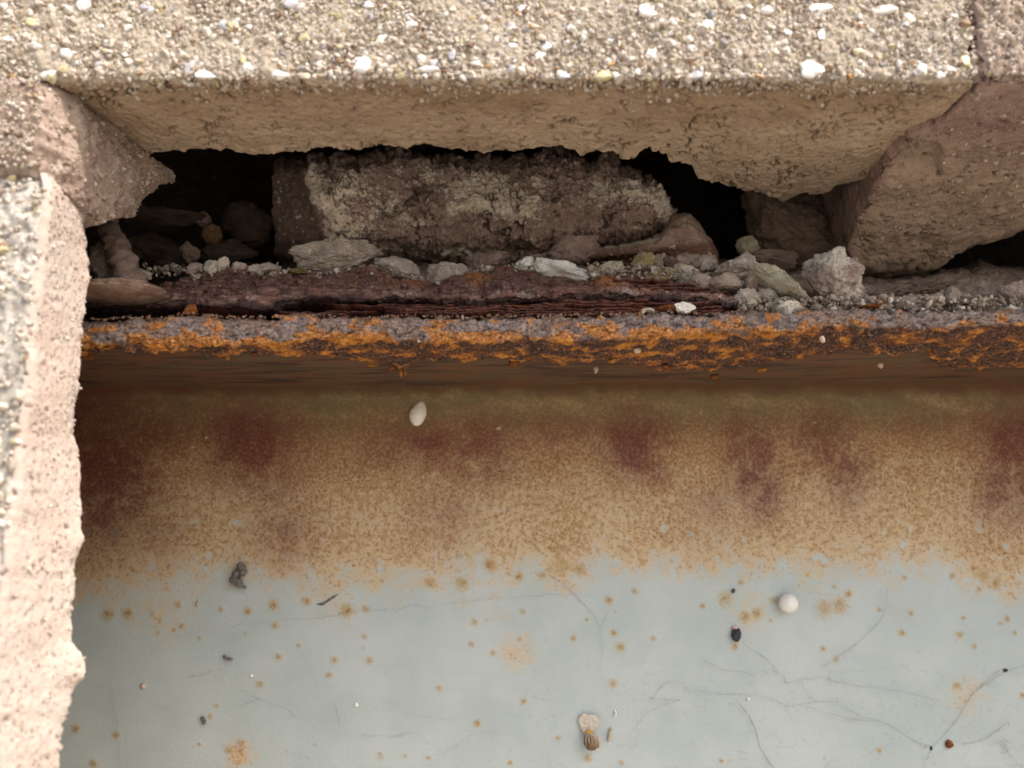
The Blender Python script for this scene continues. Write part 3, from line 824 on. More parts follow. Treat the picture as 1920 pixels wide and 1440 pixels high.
def plug_mat():
    M = Mat('hanging_mortar', 0.95, 0.15)
    n1 = M.noise(12, 5, 0.6); n2 = M.noise(1.0, 4, 0.7); n3 = M.noise(4, 5, 0.65)
    c = M.mix(M.smooth(n1, 0.35, 0.65), (0.41, 0.305, 0.22), (0.34, 0.25, 0.18))
    c = M.mix(M.smooth(n3, 0.55, 0.75, 0, 0.5), c, (0.45, 0.35, 0.25))
    b = M.mix(M.smooth(n1, 0.35, 0.65), (0.25, 0.17, 0.14), (0.32, 0.225, 0.18))
    c = M.mix(M.attr('brown'), c, b)
    f = M.mix(M.smooth(n1, 0.35, 0.65), (0.40, 0.315, 0.25), (0.33, 0.25, 0.195))
    f = M.mix(M.smooth(n2, 0.54, 0.68, 0, 0.7), f, (0.57, 0.49, 0.42))
    c = M.mix(M.attr('front'), c, f)
    c = M.mix(M.smooth(n2, 0.45, 0.30, 0, 0.65), c, (0.10, 0.068, 0.05))
    c = M.mix(M.math('MULTIPLY', M.attr('pit'), 0.8), c, (0.06, 0.036, 0.026))
    M.color(c); M.bump(n2, 0.6, 0.9)
    return M.m
m_plug2 = plug_mat()
rm = right_mortar()
surf_grains(SURF['plug'], 4500, 0.20, 0.08, 0.7, m_jgrit, rm, 611)
n = 1500
pts = np.stack([r.uniform(113.5, 160, n), 169 + r.uniform(-0.5, 0.5, n), r.uniform(104.5, 133, n)], -1)
grains('grit', pts, np.clip(r.lognormal(-0.95, 0.45, n), 0.18, 1.0), m_grit, rm, 43, (0.45, 1.25))

# --- dark inside of the cavity
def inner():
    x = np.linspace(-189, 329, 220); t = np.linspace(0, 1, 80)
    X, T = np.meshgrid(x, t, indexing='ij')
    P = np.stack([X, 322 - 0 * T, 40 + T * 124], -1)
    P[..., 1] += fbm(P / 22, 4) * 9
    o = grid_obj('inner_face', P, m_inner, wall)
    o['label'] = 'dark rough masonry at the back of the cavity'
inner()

# ------------------------------------------------------------------ steel beam
beam = root('steel_beam', (0, 278, -229), 'rusting steel beam with grey painted web below the crumbling gap', 'steel beam')
beam['kind'] = 'thing'
YW, YE = 278.0, 200.0
zc = lambda x: 46.3 + 0.010 * (x + 60)            # underside of the flange, rising a little to the right

def rust_web():
    xs = np.concatenate([np.arange(-188, -165, 2.0), np.arange(-165, 187, 0.6), np.arange(188, 329, 3.0)])
    zs = np.concatenate([np.arange(50, -88, -0.6), np.linspace(-89, -229, 50)])
    X, Z = np.meshgrid(xs, zs, indexing='ij')
    P = np.stack([X, np.full_like(X, YW), Z], -1)
    # fillet to the flange
    hz = np.clip(zc(X) - Z, 0, None)
    hh = np.clip(hz, 0, 13)
    P[..., 1] -= 13 - np.sqrt(np.clip(169 - (13 - hh) ** 2, 0, None))
    px, py = pix(P)
    q = np.stack([px, py, px * 0], -1)
    n40 = fbm(q / 60, 4, 0.6); n12 = fbm(q / 22 + 9, 4, 0.6); n90 = fbm(q / (140, 110, 1) + 3, 3)
    bound = curve([(0, 1130), (150, 1100), (300, 1085), (420, 1050), (560, 1085), (700, 1080), (800, 1075), (900, 1055), (1000, 1065), (1060, 1085), (1130, 1030), (1200, 1065),
                   (1400, 1045), (1600, 1058), (1750, 1040), (1830, 1075), (1890, 1105), (1960, 1060), (2400, 1060)])(px)
    n5 = fbm(q / 9 + 19, 3, 0.6)
    bb = bound + 34 - py + n40 * 60 + n12 * 30 + n5 * 12
    D = sstep(bb, -55, 105) * 0.60 + sstep(bb, 130, 340) * 0.52
    D += n90 * 0.16 * sstep(bb, 0, 100)
    # thin pale windows where paint still shows
    D -= 0.40 * sstep(n12 + 0.5 * n40, 0.25, 0.6) * sstep(py, 880, 1000)
    # greenish paint in the corner of the flange
    D -= 0.38 * sstep(-py, -790, -760) * sstep(fbm(q / (90, 30, 1) + 8, 3), -0.2, 0.3)
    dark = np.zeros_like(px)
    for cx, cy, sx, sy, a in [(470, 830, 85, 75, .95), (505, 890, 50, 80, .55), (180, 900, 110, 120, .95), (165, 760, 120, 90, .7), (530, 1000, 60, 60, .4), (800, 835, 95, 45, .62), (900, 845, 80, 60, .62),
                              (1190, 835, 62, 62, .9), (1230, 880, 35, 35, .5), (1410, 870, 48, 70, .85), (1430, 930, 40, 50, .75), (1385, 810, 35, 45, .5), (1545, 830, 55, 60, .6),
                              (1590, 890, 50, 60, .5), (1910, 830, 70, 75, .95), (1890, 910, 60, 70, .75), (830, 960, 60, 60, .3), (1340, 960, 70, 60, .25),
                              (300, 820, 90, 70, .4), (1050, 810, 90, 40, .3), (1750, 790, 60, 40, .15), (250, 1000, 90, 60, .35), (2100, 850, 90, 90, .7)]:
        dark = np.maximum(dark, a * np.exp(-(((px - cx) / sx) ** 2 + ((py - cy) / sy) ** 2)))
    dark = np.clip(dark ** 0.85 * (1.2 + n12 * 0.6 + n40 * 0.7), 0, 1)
    spot = np.zeros_like(px)
    Z6 = [(250, 575, 40), (360, 570, 36), (640, 520, 22), (1035, 560, 26), (1180, 525, 36), (1365, 500, 28), (1595, 555, 44), (1700, 545, 22), (660, 640, 20), (620, 665, 14), (1188, 640, 22),
          (1020, 680, 10), (1690, 700, 18), (1520, 830, 22), (1720, 835, 22), (1490, 915, 20), (1100, 970, 22), (65, 1220, 27), (295, 1250, 24), (825, 1150, 17), (860, 1090, 14), (165, 1415, 27),
          (930, 1340, 26), (1000, 1300, 22), (760, 1305, 12), (1785, 1365, 18), (1415, 1305, 8), (1205, 815, 22), (530, 680, 14), (760, 710, 12), (880, 550, 20), (500, 570, 14), (1320, 750, 14)]
    Z7 = [(450, 620, 20), (430, 745, 17), (555, 795, 18), (720, 560, 17), (1005, 710, 20), (1235, 680, 22), (1270, 760, 30), (1205, 495, 27), (1350, 445, 20), (1080, 605, 12), (1455, 710, 16),
          (1730, 530, 18), (1860, 490, 50), (725, 1065, 20), (465, 1190, 24), (920, 1270, 16), (250, 990, 18), (1230, 965, 25), (1085, 1380, 24), (650, 1410, 18), (1275, 1410, 15), (200, 400, 32),
          (380, 400, 42), (700, 365, 28), (830, 355, 28), (540, 300, 44), (940, 310, 54), (1040, 320, 46), (60, 1370, 12), (705, 715, 14), (520, 610, 10), (1240, 560, 10), (1840, 1395, 16), (190, 1380, 14)]
    Z8 = [(240, 490, 50), (350, 585, 34), (415, 570, 36), (115, 530, 18), (800, 540, 60), (880, 525, 60), (930, 460, 26), (790, 770, 18), (865, 830, 18), (1230, 680, 23), (1285, 570, 18),
          (1105, 550, 14), (1560, 690, 22), (1580, 595, 15), (1825, 600, 20), (1790, 625, 13), (1640, 755, 17), (1250, 370, 16), (1520, 360, 18), (1670, 435, 18), (1700, 360, 50), (1765, 400, 40),
          (1540, 975, 24), (1105, 1340, 19), (1910, 1030, 18), (510, 495, 26), (325, 395, 20), (295, 755, 22), (495, 610, 12), (1870, 680, 14), (220, 1400, 14), (265, 1395, 10), (800, 1385, 9), (1500, 1305, 24), (850, 420, 14)]
    for lst, ox, oy in ((Z6, 120, 960), (Z7, 740, 960), (Z8, 1280, 960)):
        for a, b, rr in lst:
            cx, cy, r0 = ox + a / 3, oy + b / 3, rr / 3 * 1.12
            sel = (np.abs(px - cx) < r0 * 3) & (np.abs(py - cy) < r0 * 3)
            dd = np.hypot(px[sel] - cx, py[sel] - cy) / r0 * (1.12 + 0.4 * n5[sel])
            spot[sel] = np.maximum(spot[sel], np.exp(-dd ** 2) * (0.80 if rr < 45 else 0.68))
    rr_ = np.random.default_rng(4)
    for _ in range(80):
        cx, cy = rr_.uniform(100, 1960), 1060 + 400 * rr_.random() ** 1.5
        r0 = rr_.uniform(1.5, 4.5); sel = (np.abs(px - cx) < 14) & (np.abs(py - cy) < 14)
        spot[sel] = np.maximum(spot[sel], np.exp(-(np.hypot(px[sel] - cx, py[sel] - cy) / r0) ** 2) * rr_.uniform(0.2, 0.45))
    faint = np.zeros_like(px)
    for cx, cy, s_, a in [(448, 1415, 30, .5), (970, 1222, 42, .34), (1813, 1305, 40, .30), (1410, 1150, 45, .25), (640, 1130, 60, .2), (1700, 1120, 60, .12), (300, 1140, 80, .25), (900, 1110, 90, .15)]:
        faint = np.maximum(faint, a * np.exp(-(np.hypot(px - cx, py - cy) / s_) ** 2))
    D = np.maximum(D, faint + n12 * 0.15 * (faint > 0.05))
    grime = np.clip(0.10 * sstep(fbm(q / (120, 70, 1) + 30, 4), 0.0, 0.5) * sstep(py, 1100, 1200) + 0.30 * sstep(1 - np.abs(2.5 * fbm(q / (110, 60, 1) + 60, 4, 0.55)), 0.93, 1.0) * sstep(py, 1180, 1300) * sstep(px, 500, 1300), 0, 0.5)
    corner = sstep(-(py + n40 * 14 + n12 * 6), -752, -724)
    dark = np.maximum(dark, np.clip(0.95 * np.exp(-((px - 60) / 240) ** 2 - ((py - 790) / 140) ** 2) * (1 + n12 * 0.5), 0, 0.95))  # shade beside the left block, painted with the maroon stain colour
    grime_shade = np.clip(0.9 * sstep(-(py + n40 * 30), -850, -745) * (1 - 0.25 * sstep(fbm(q / (110, 35, 1) + 8, 3), -0.1, 0.35)), 0, 0.9)  # shade under the flange painted in, along with olive staining
    P[..., 1] += fbm(np.stack([X, Z, X * 0], -1) / 40, 2) * 0.6 - np.clip(D, 0, 1) * 0.12 - spot * 0.25
    return grid_obj('web', P, m_web, beam, {'rust': np.clip(D, 0, 1.2), 'dark': dark, 'spot': np.clip(spot, 0, 1), 'grime': grime, 'grime_shade': grime_shade, 'corner': corner}, origin=(0, YW, 0))
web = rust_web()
web['label'] = 'grey painted web with tan rust spreading down from the top'

et_px = curve([(-200, 602), (160, 602), (230, 596), (300, 598), (350, 588), (420, 596), (520, 596), (560, 590), (620, 594), (690, 598), (760, 592), (880, 596), (960, 594), (1050, 592), (1150, 590), (1250, 585), (1330, 590),
               (1400, 584), (1480, 586), (1560, 577), (1640, 580), (1730, 582), (1800, 580), (1880, 580), (2150, 574)])
eb_px = curve([(-200, 648), (160, 648), (280, 640), (420, 645), (540, 640), (640, 632), (760, 640), (900, 638), (1000, 634), (1080, 640), (1200, 632), (1300, 622), (1340, 618), (1400, 622), (1500, 620), (1580, 610), (1700, 618), (1800, 612), (2150, 606)])
ce_px = curve([(-200, 660), (160, 660), (250, 648), (330, 652), (380, 668), (440, 662), (520, 664), (600, 662), (680, 680), (740, 688), (800, 672), (880, 672), (940, 674), (1060, 676), (1160, 672), (1220, 682), (1300, 700),
               (1350, 708), (1420, 694), (1480, 682), (1560, 666), (1640, 655), (1700, 664), (1780, 655), (1850, 676), (1920, 690), (2150, 700)])
def flange():
    xs = np.concatenate([np.arange(-188, -145, 1.6), np.arange(-145, 156, 0.5), np.arange(157, 329, 3.0)])
    n = len(xs)
    pxe = 960 + F * xs / 206.0
    zu = zc(xs)
    zt = at(960, et_px(pxe), YE)[:, 2]; zb = at(960, eb_px(pxe), YE)[:, 2]
    # crust end on the underside
    v = (720 - ce_px(pxe)) / F; slope = (ST + v * CT) / (CT - v * ST)
    zcr = zu - 0.9
    yce = np.clip(zcr / slope, 203, 240)
    yce = yce + fbm(np.stack([xs, xs * 0 + 9, xs * 0], -1) / 7, 4, 0.6) * 3.0
    nu, nc, ne, nt = 60, 60, 34, 24
    m = nu + nc + ne + nt
    P = np.zeros((n, m, 3)); P[:, :, 0] = xs[:, None]
    t = np.linspace(0, 1, nu)
    P[:, :nu, 1] = 266.5 + (yce[:, None] + 0.4 - 266.5) * t; P[:, :nu, 2] = zu[:, None] + 0.0 * t
    t = np.linspace(0, 1, nc)
    P[:, nu:nu + nc, 1] = yce[:, None] + (YE + 0.8 - yce[:, None]) * t
    zz = zu[:, None] - 1.2 * np.minimum(1, t * 14)[None] + (zb - zu + 1.2)[:, None] * t ** 2
    P[:, nu:nu + nc, 2] = zz
    t = np.linspace(0.0, 1, ne)
    P[:, nu + nc:nu + nc + ne, 1] = YE + 0.6 - 1.3 * np.sin(np.pi * t) ** 0.7 + 0.8 * t
    P[:, nu + nc:nu + nc + ne, 2] = zb[:, None] + (zt - zb)[:, None] * t
    t = np.linspace(0.02, 1, nt)
    P[:, nu + nc + ne:, 1] = YE + 1.4 + 60 * t ** 1.6; P[:, nu + nc + ne:, 2] = zt[:, None] - 0.2 * t + (54 - zt[:, None]) * t
    N = grid_normals(P)
    N[:, :nu] = (0, 0, -1)
    if N[n // 2, nu + nc + ne // 2, 1] > 0: N[:, nu:] = -N[:, nu:]
    N[:, nu:nu + nc, :] = N[:, nu:nu + nc, :] * np.where(N[:, nu:nu + nc, 2:] > 0, -1, 1)
    edge = np.zeros((n, m)); crust = np.zeros((n, m))
    crust[:, nu:] = 1; crust[:, nu - 2:nu] = 0.5
    bl = fbm(np.stack([xs, xs * 0, xs * 0 + 33], -1) / 7, 4, 0.6)
    idx = np.arange(m)[None] - (nu + nc + bl[:, None] * 9)
    edge = sstep(idx, -2, 3)
    O = sstep(fbm(P / (5.0, 4.5, 3.6) + 15, 3, 0.5), 0.02, 0.52)
    # more orange low on the edge, near the arris
    low = sstep(-np.abs(idx - 3), -12, -2)
    O2 = sstep(fbm(P / (11, 4, 4) + 25, 3, 0.5) + 0.42 * low - 0.24 * sstep(P[..., 0], 25, 100), 0.04, 0.52)
    O = np.clip(np.maximum(O * 0.9, O2), 0, 1)
    O = O * (0.25 + 0.75 * sstep(xs, -128, -112))[:, None]
    act = np.maximum(crust, edge)
    d = fbm(P / 5 + 3, 3) * 1.1 * act + fbm(P / 1.7 + 44, 4, 0.62) * 1.0 * act
    d += O * 0.5 * act - sstep(1 - np.abs(2.4 * fbm(P / (4, 2.6, 2.6) + 70, 3)), 0.88, 1.0) * 0.9 * act
    d[:, :nu] = fbm(P[:, :nu] / (30, 12, 10), 3) * 0.3
    d[:, nu:nu + 3] -= 0.2
    P = P + N * d[..., None]
    dust = np.zeros((n, m)); dust[:, nu + nc + ne - 4:] = 0.8
    dust = dust + (1 - sstep(xs, -126, -112))[:, None] * edge * 0.9  # left end of the edge also toned darker
    return grid_obj('flange', P, m_flange, beam, {'edge': edge, 'crust': crust, 'orange': O, 'dust': np.clip(dust, 0, 1)}, origin=(0, YE, 50))
fl = flange()
fl['label'] = 'flange edge crusted with grey and orange rust'

# --- delaminated slab lying open above the flange
ub_px = curve([(100, 552), (160, 548), (300, 545), (345, 522), (390, 516), (430, 510), (500, 512), (560, 516), (600, 518), (650, 512), (700, 506), (735, 514), (770, 522), (830, 530), (870, 518), (905, 508), (960, 506), (1010, 512),
               (1060, 522), (1100, 530), (1125, 516), (1170, 512), (1210, 514), (1240, 524), (1280, 534), (1330, 538), (1365, 545), (1385, 560)])
uf_px = curve([(100, 572), (160, 571), (300, 572), (350, 566), (400, 572), (450, 566), (490, 576), (540, 566), (580, 556), (640, 556), (700, 560), (760, 558), (830, 562), (900, 564), (980, 560), (1060, 554), (1140, 550), (1200, 556), (1260, 558), (1320, 562), (1385, 572)])
def rust_slab():
    pxs = np.linspace(120, 1384, 760)
    n = len(pxs); na, nb = 110, 46
    t = np.linspace(0, 1, na)
    Yb, Yf = 224.0, 205.5
    jag = fbm(np.stack([pxs, pxs * 0 + 3, pxs * 0], -1) / 26, 4, 0.62)
    sm = lambda a: np.convolve(np.pad(a, 24, 'edge'), np.ones(49) / 49, 'valid')
    yb = ub_px(pxs); jb = fbm(np.stack([pxs, pxs * 0 + 30, pxs * 0], -1) / 14, 4, 0.65) * 0.9
    yf = uf_px(pxs) - 4 + jag * 8
    A = at(pxs, sm(yb), Yb); B = at(pxs, yf, Yf + jag * 1.2); Bs = at(pxs, sm(yf), Yf)
    P = np.zeros((n, na + nb, 3))
    pr = t ** 1.15
    P[:, :na] = A[:, None] + (Bs - A)[:, None] * pr[None, :, None] + (B - Bs)[:, None] * (t ** 7)[None, :, None]
    P[:, :na, 2] += jb[:, None] * np.exp(-t * 9)[None]
    tn = np.stack(np.broadcast_arrays(pxs[:, None] / 55, t[None] * 3.0, 0.0 * t[None]), -1)
    tt = np.clip(t[None] + fbm(tn + 3, 4, 0.62) * 0.30 * np.minimum(1, 6 * (1 - t))[None], 0, 1) * 6
    terr = (np.floor(tt) + sstep(tt - np.floor(tt), 0.62, 0.98)) / 6
    P[:, :na, 2] += (t[None] ** 1.15 - terr) * (A[:, 2] - Bs[:, 2])[:, None] * 0.85
    tb = np.linspace(0.02, 1, nb)
    P[:, na:, 0] = B[:, None, 0]
    P[:, na:, 1] = B[:, None, 1] + 1.2 * np.sin(tb * 26)[None] * (1 - tb) + 26 * tb ** 1.7
    P[:, na:, 2] = B[:, None, 2] - 1.0 * np.minimum(tb * 4, 1) - 0.2 * tb + 1.5 * tb ** 2
    N = grid_normals(P)
    if N[n // 2, na // 2, 2] < 0: N = -N
    d = fbm(P / (12, 5, 4) + 4, 3) * 1.3 + fbm(P / (3.4, 1.6, 1.3) + 14, 4, 0.66) * 1.15
    # laminations: terraces in height
    lam = np.sin(P[..., 2] * 2.6 + fbm(P / (14, 9, 9), 3) * 5)
    d += lam * 0.45
    q = np.stack([P[..., 0], P[..., 1], P[..., 2]], -1)
    P = P + N * d[..., None]
    px, py = pix(P)
    orange = np.zeros_like(px)
    for cx, cy, sx, sy, a in [(895, 518, 22, 14, 1), (770, 528, 40, 8, .5), (1140, 525, 34, 14, 1), (1215, 530, 30, 16, .7), (660, 530, 20, 6, .4), (1090, 560, 60, 10, .4)]:
        orange = np.maximum(orange, a * np.exp(-((px - cx) / sx) ** 2 - ((py - cy) / sy) ** 2))
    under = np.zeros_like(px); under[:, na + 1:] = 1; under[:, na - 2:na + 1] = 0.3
    rim = np.zeros_like(px); rim[:, na - 5:na] = 1.0; rim[:, :16] = 0.9; rim *= sstep(fbm(P / (9, 5, 5) + 60, 3), -0.1, 0.5)
    return grid_obj('rust_slab', P, m_slab, beam, {'orange': orange, 'under': under, 'dust': rim})
slab = rust_slab()
slab['label'] = 'mauve-brown slab of swollen rust split off above the flange edge'

def rust_layer(px0, px1, pyc, Yf, seed, thick=0.35, jagpx=3.0, depth=26, amp=3.0):
    rr = np.random.default_rng(seed)
    w_ = (px1 - px0)
    n = max(40, int(w_ / 3.0)); pxs = np.linspace(px0, px1, n)
    o3 = np.stack([pxs, np.full(n, seed * 7.1), pxs * 0], -1)
    y = pyc + fbm(o3 / 60, 3) * jagpx * 1.6 + fbm(o3 / 18 + 5, 3, 0.6) * jagpx * 0.8
    tap = np.sqrt(np.clip(np.minimum(pxs - px0, px1 - pxs) / (w_ * 0.12 + 1), 0, 1))
    Yx = Yf + fbm(o3 / 24 + 9, 4, 0.65) * amp + (1 - tap) * 7
    E = at(pxs, y, Yx)
    th = thick * (0.35 + 0.65 * tap) * (1 + 0.4 * fbm(o3 / 12, 3))
    rows = []
    back = np.linspace(1, 0, 8)
    for b in back: rows.append(E + np.stack([0 * pxs, b * depth + 0 * pxs, -b * 1.5 + th / 2 * (1 - 0.5 * (b < .05))], -1))
    rows.append(E + np.stack([0 * pxs, -0.25 + 0 * pxs, 0 * pxs], -1))
    for b in back[::-1]: rows.append(E + np.stack([0 * pxs, b * depth + 0 * pxs, -b * 1.5 - th / 2 * (1 - 0.5 * (b < .05))], -1))
    P = np.stack(rows, 1)
    P[..., 2] += fbm(P / (7, 4, 3) + seed, 3) * 0.5
    return grid_obj('rust_layer', P, m_layer, beam)
lay = [(330, 480, 578, 207.5, .4), (500, 720, 585, 208, .4), (545, 660, 589, 203.8, .4), (160, 330, 588, 214, .4),
       (600, 1000, 571, 208, .6), (700, 1100, 575, 206, .5), (720, 960, 580, 204.6, .5), (720, 1180, 585, 203.8, .45), (820, 1240, 579, 205.2, .5), (900, 1300, 588, 203.2, .4), (960, 1372, 571, 206.4, .6),
       (1020, 1372, 564, 207.0, .6), (1080, 1374, 556, 207.4, .6), (1120, 1370, 549, 207.8, .6), (1150, 1330, 541, 208.6, .6), (1180, 1375, 577, 205.0, .5), (1100, 1374, 583, 204.0, .45), (1290, 1376, 590, 203.2, .4),
       (1200, 1374, 567, 206.0, .5), (1180, 1300, 533, 210, .6), (1000, 1200, 566, 206.8, .5), (780, 900, 587, 203.4, .4), (1240, 1378, 560, 207, .5), (1130, 1260, 525, 211.5, .5)]
for i, a in enumerate(lay): rust_layer(a[0], a[1], a[2], a[3], 51 + i, a[4] * 1.9, 3.0)

def lump(name, px, py, wpx, hpx, Y, mat, seed, parent=None, sub=3, cuts=7, rough=0.12, flat=0.75, spin=0.0, dep=None, label=None, cat=None, group=None):
    k = mm_per_px(py, Y)
    p = at(px, py, Y)
    rx, rz = wpx / 2 * k, hpx / 2 * k
    ry = dep if dep else (rx + rz) / 2 * 0.85
    V, Fc = rock_verts((rx, ry, rz), seed, sub, cuts, rough, flat, spin)
    me = raw_mesh(name, V, Fc, mat)
    o = link(name, me, parent, p)
    if label: o['label'] = label
    if cat: o['category'] = cat
    if group: o['group'] = group
    return o

# rusty tongue and strut at the left end of the slab
o = lump('rust_lip', 225, 553, 185, 36, 204, LUMP['lip'], 61, beam, sub=4, cuts=5, rough=0.10, flat=0.9, dep=12, spin=0.02)
o['label'] = 'smooth pinkish tongue of rust at the left end'
def tube_mesh(name, pts, rad, mat, seg=6, wob=0.0, seed=0):
    pts = np.asarray(pts, float); rad = np.broadcast_to(np.asarray(rad, float), (len(pts),))
    tg = np.gradient(pts, axis=0); tg /= np.linalg.norm(tg, axis=1)[:, None] + 1e-9
    up = np.array([0.13, 1, 0.21]); a = np.cross(tg, up); a /= np.linalg.norm(a, axis=1)[:, None] + 1e-9
    b = np.cross(tg, a)
    an = np.linspace(0, 2 * np.pi, seg, endpoint=False)
    P = pts[:, None] + rad[:, None, None] * (np.cos(an)[None, :, None] * a[:, None] + np.sin(an)[None, :, None] * b[:, None])
    if wob: P += (fbm(P / 2.0 + seed, 3) * wob)[..., None] * (P - pts[:, None]) / (rad[:, None, None] + 1e-6)
    n = len(pts)
    idx = np.arange(n * seg).reshape(n, seg); nx = np.roll(idx, -1, 1)
    Fq = np.stack([idx[:-1], nx[:-1], nx[1:], idx[1:]], -1).reshape(-1, 4)
    return P.reshape(-1, 3), Fq
def smooth_path(ctrl, n):
    ctrl = np.asarray(ctrl, float); t = np.linspace(0, len(ctrl) - 1, n)
    P = np.concatenate([[2 * ctrl[0] - ctrl[1]], ctrl, [2 * ctrl[-1] - ctrl[-2]]])
    i = np.minimum(t.astype(int), len(ctrl) - 2); f = (t - i)[:, None]
    p0, p1, p2, p3 = P[i], P[i + 1], P[i + 2], P[i + 3]
    return 0.5 * (2 * p1 + (p2 - p0) * f + (2 * p0 - 5 * p1 + 4 * p2 - p3) * f ** 2 + (3 * p1 - p0 - 3 * p2 + p3) * f ** 3)
c = [at(198, 395, 216), at(205, 430, 213), at(222, 470, 211), at(238, 510, 209), at(250, 548, 207)]
pp = smooth_path(c, 60)
V, Fq = tube_mesh('s', pp, np.linspace(2.2, 4.4, 60), None, 26, 1.6, 5)
c0 = pp.mean(0)
o = link('rust_strut', raw_mesh('rust_strut', V - c0, Fq, LUMP['brown']), beam, c0)

# flakes hanging from the crust
for i, (px, py, w_, h_) in enumerate([(165, 668, 22, 16), (412, 662, 16, 9), (428, 668, 7, 16), (735, 690, 14, 9), (752, 697, 7, 20), (760, 694, 5, 22), (964, 681, 22, 18), (870, 674, 16, 12), (1055, 680, 18, 14),
                                      (1340, 706, 20, 10), (1150, 676, 22, 10), (620, 666, 18, 8), (1250, 690, 20, 9), (1430, 694, 22, 9), (700, 684, 20, 8), (480, 664, 18, 8)]):
    zf_ = 45.0; p = at_z(px, py, zf_ + 0.4)
    o = lump('rust_flake', px, py, w_, h_, float(p[1]) - 1.0, m_flake if i % 3 else LUMP['rust'], 500 + i, beam, sub=1, cuts=5, rough=0.2, dep=1.5, spin=random.uniform(-.3, .3))

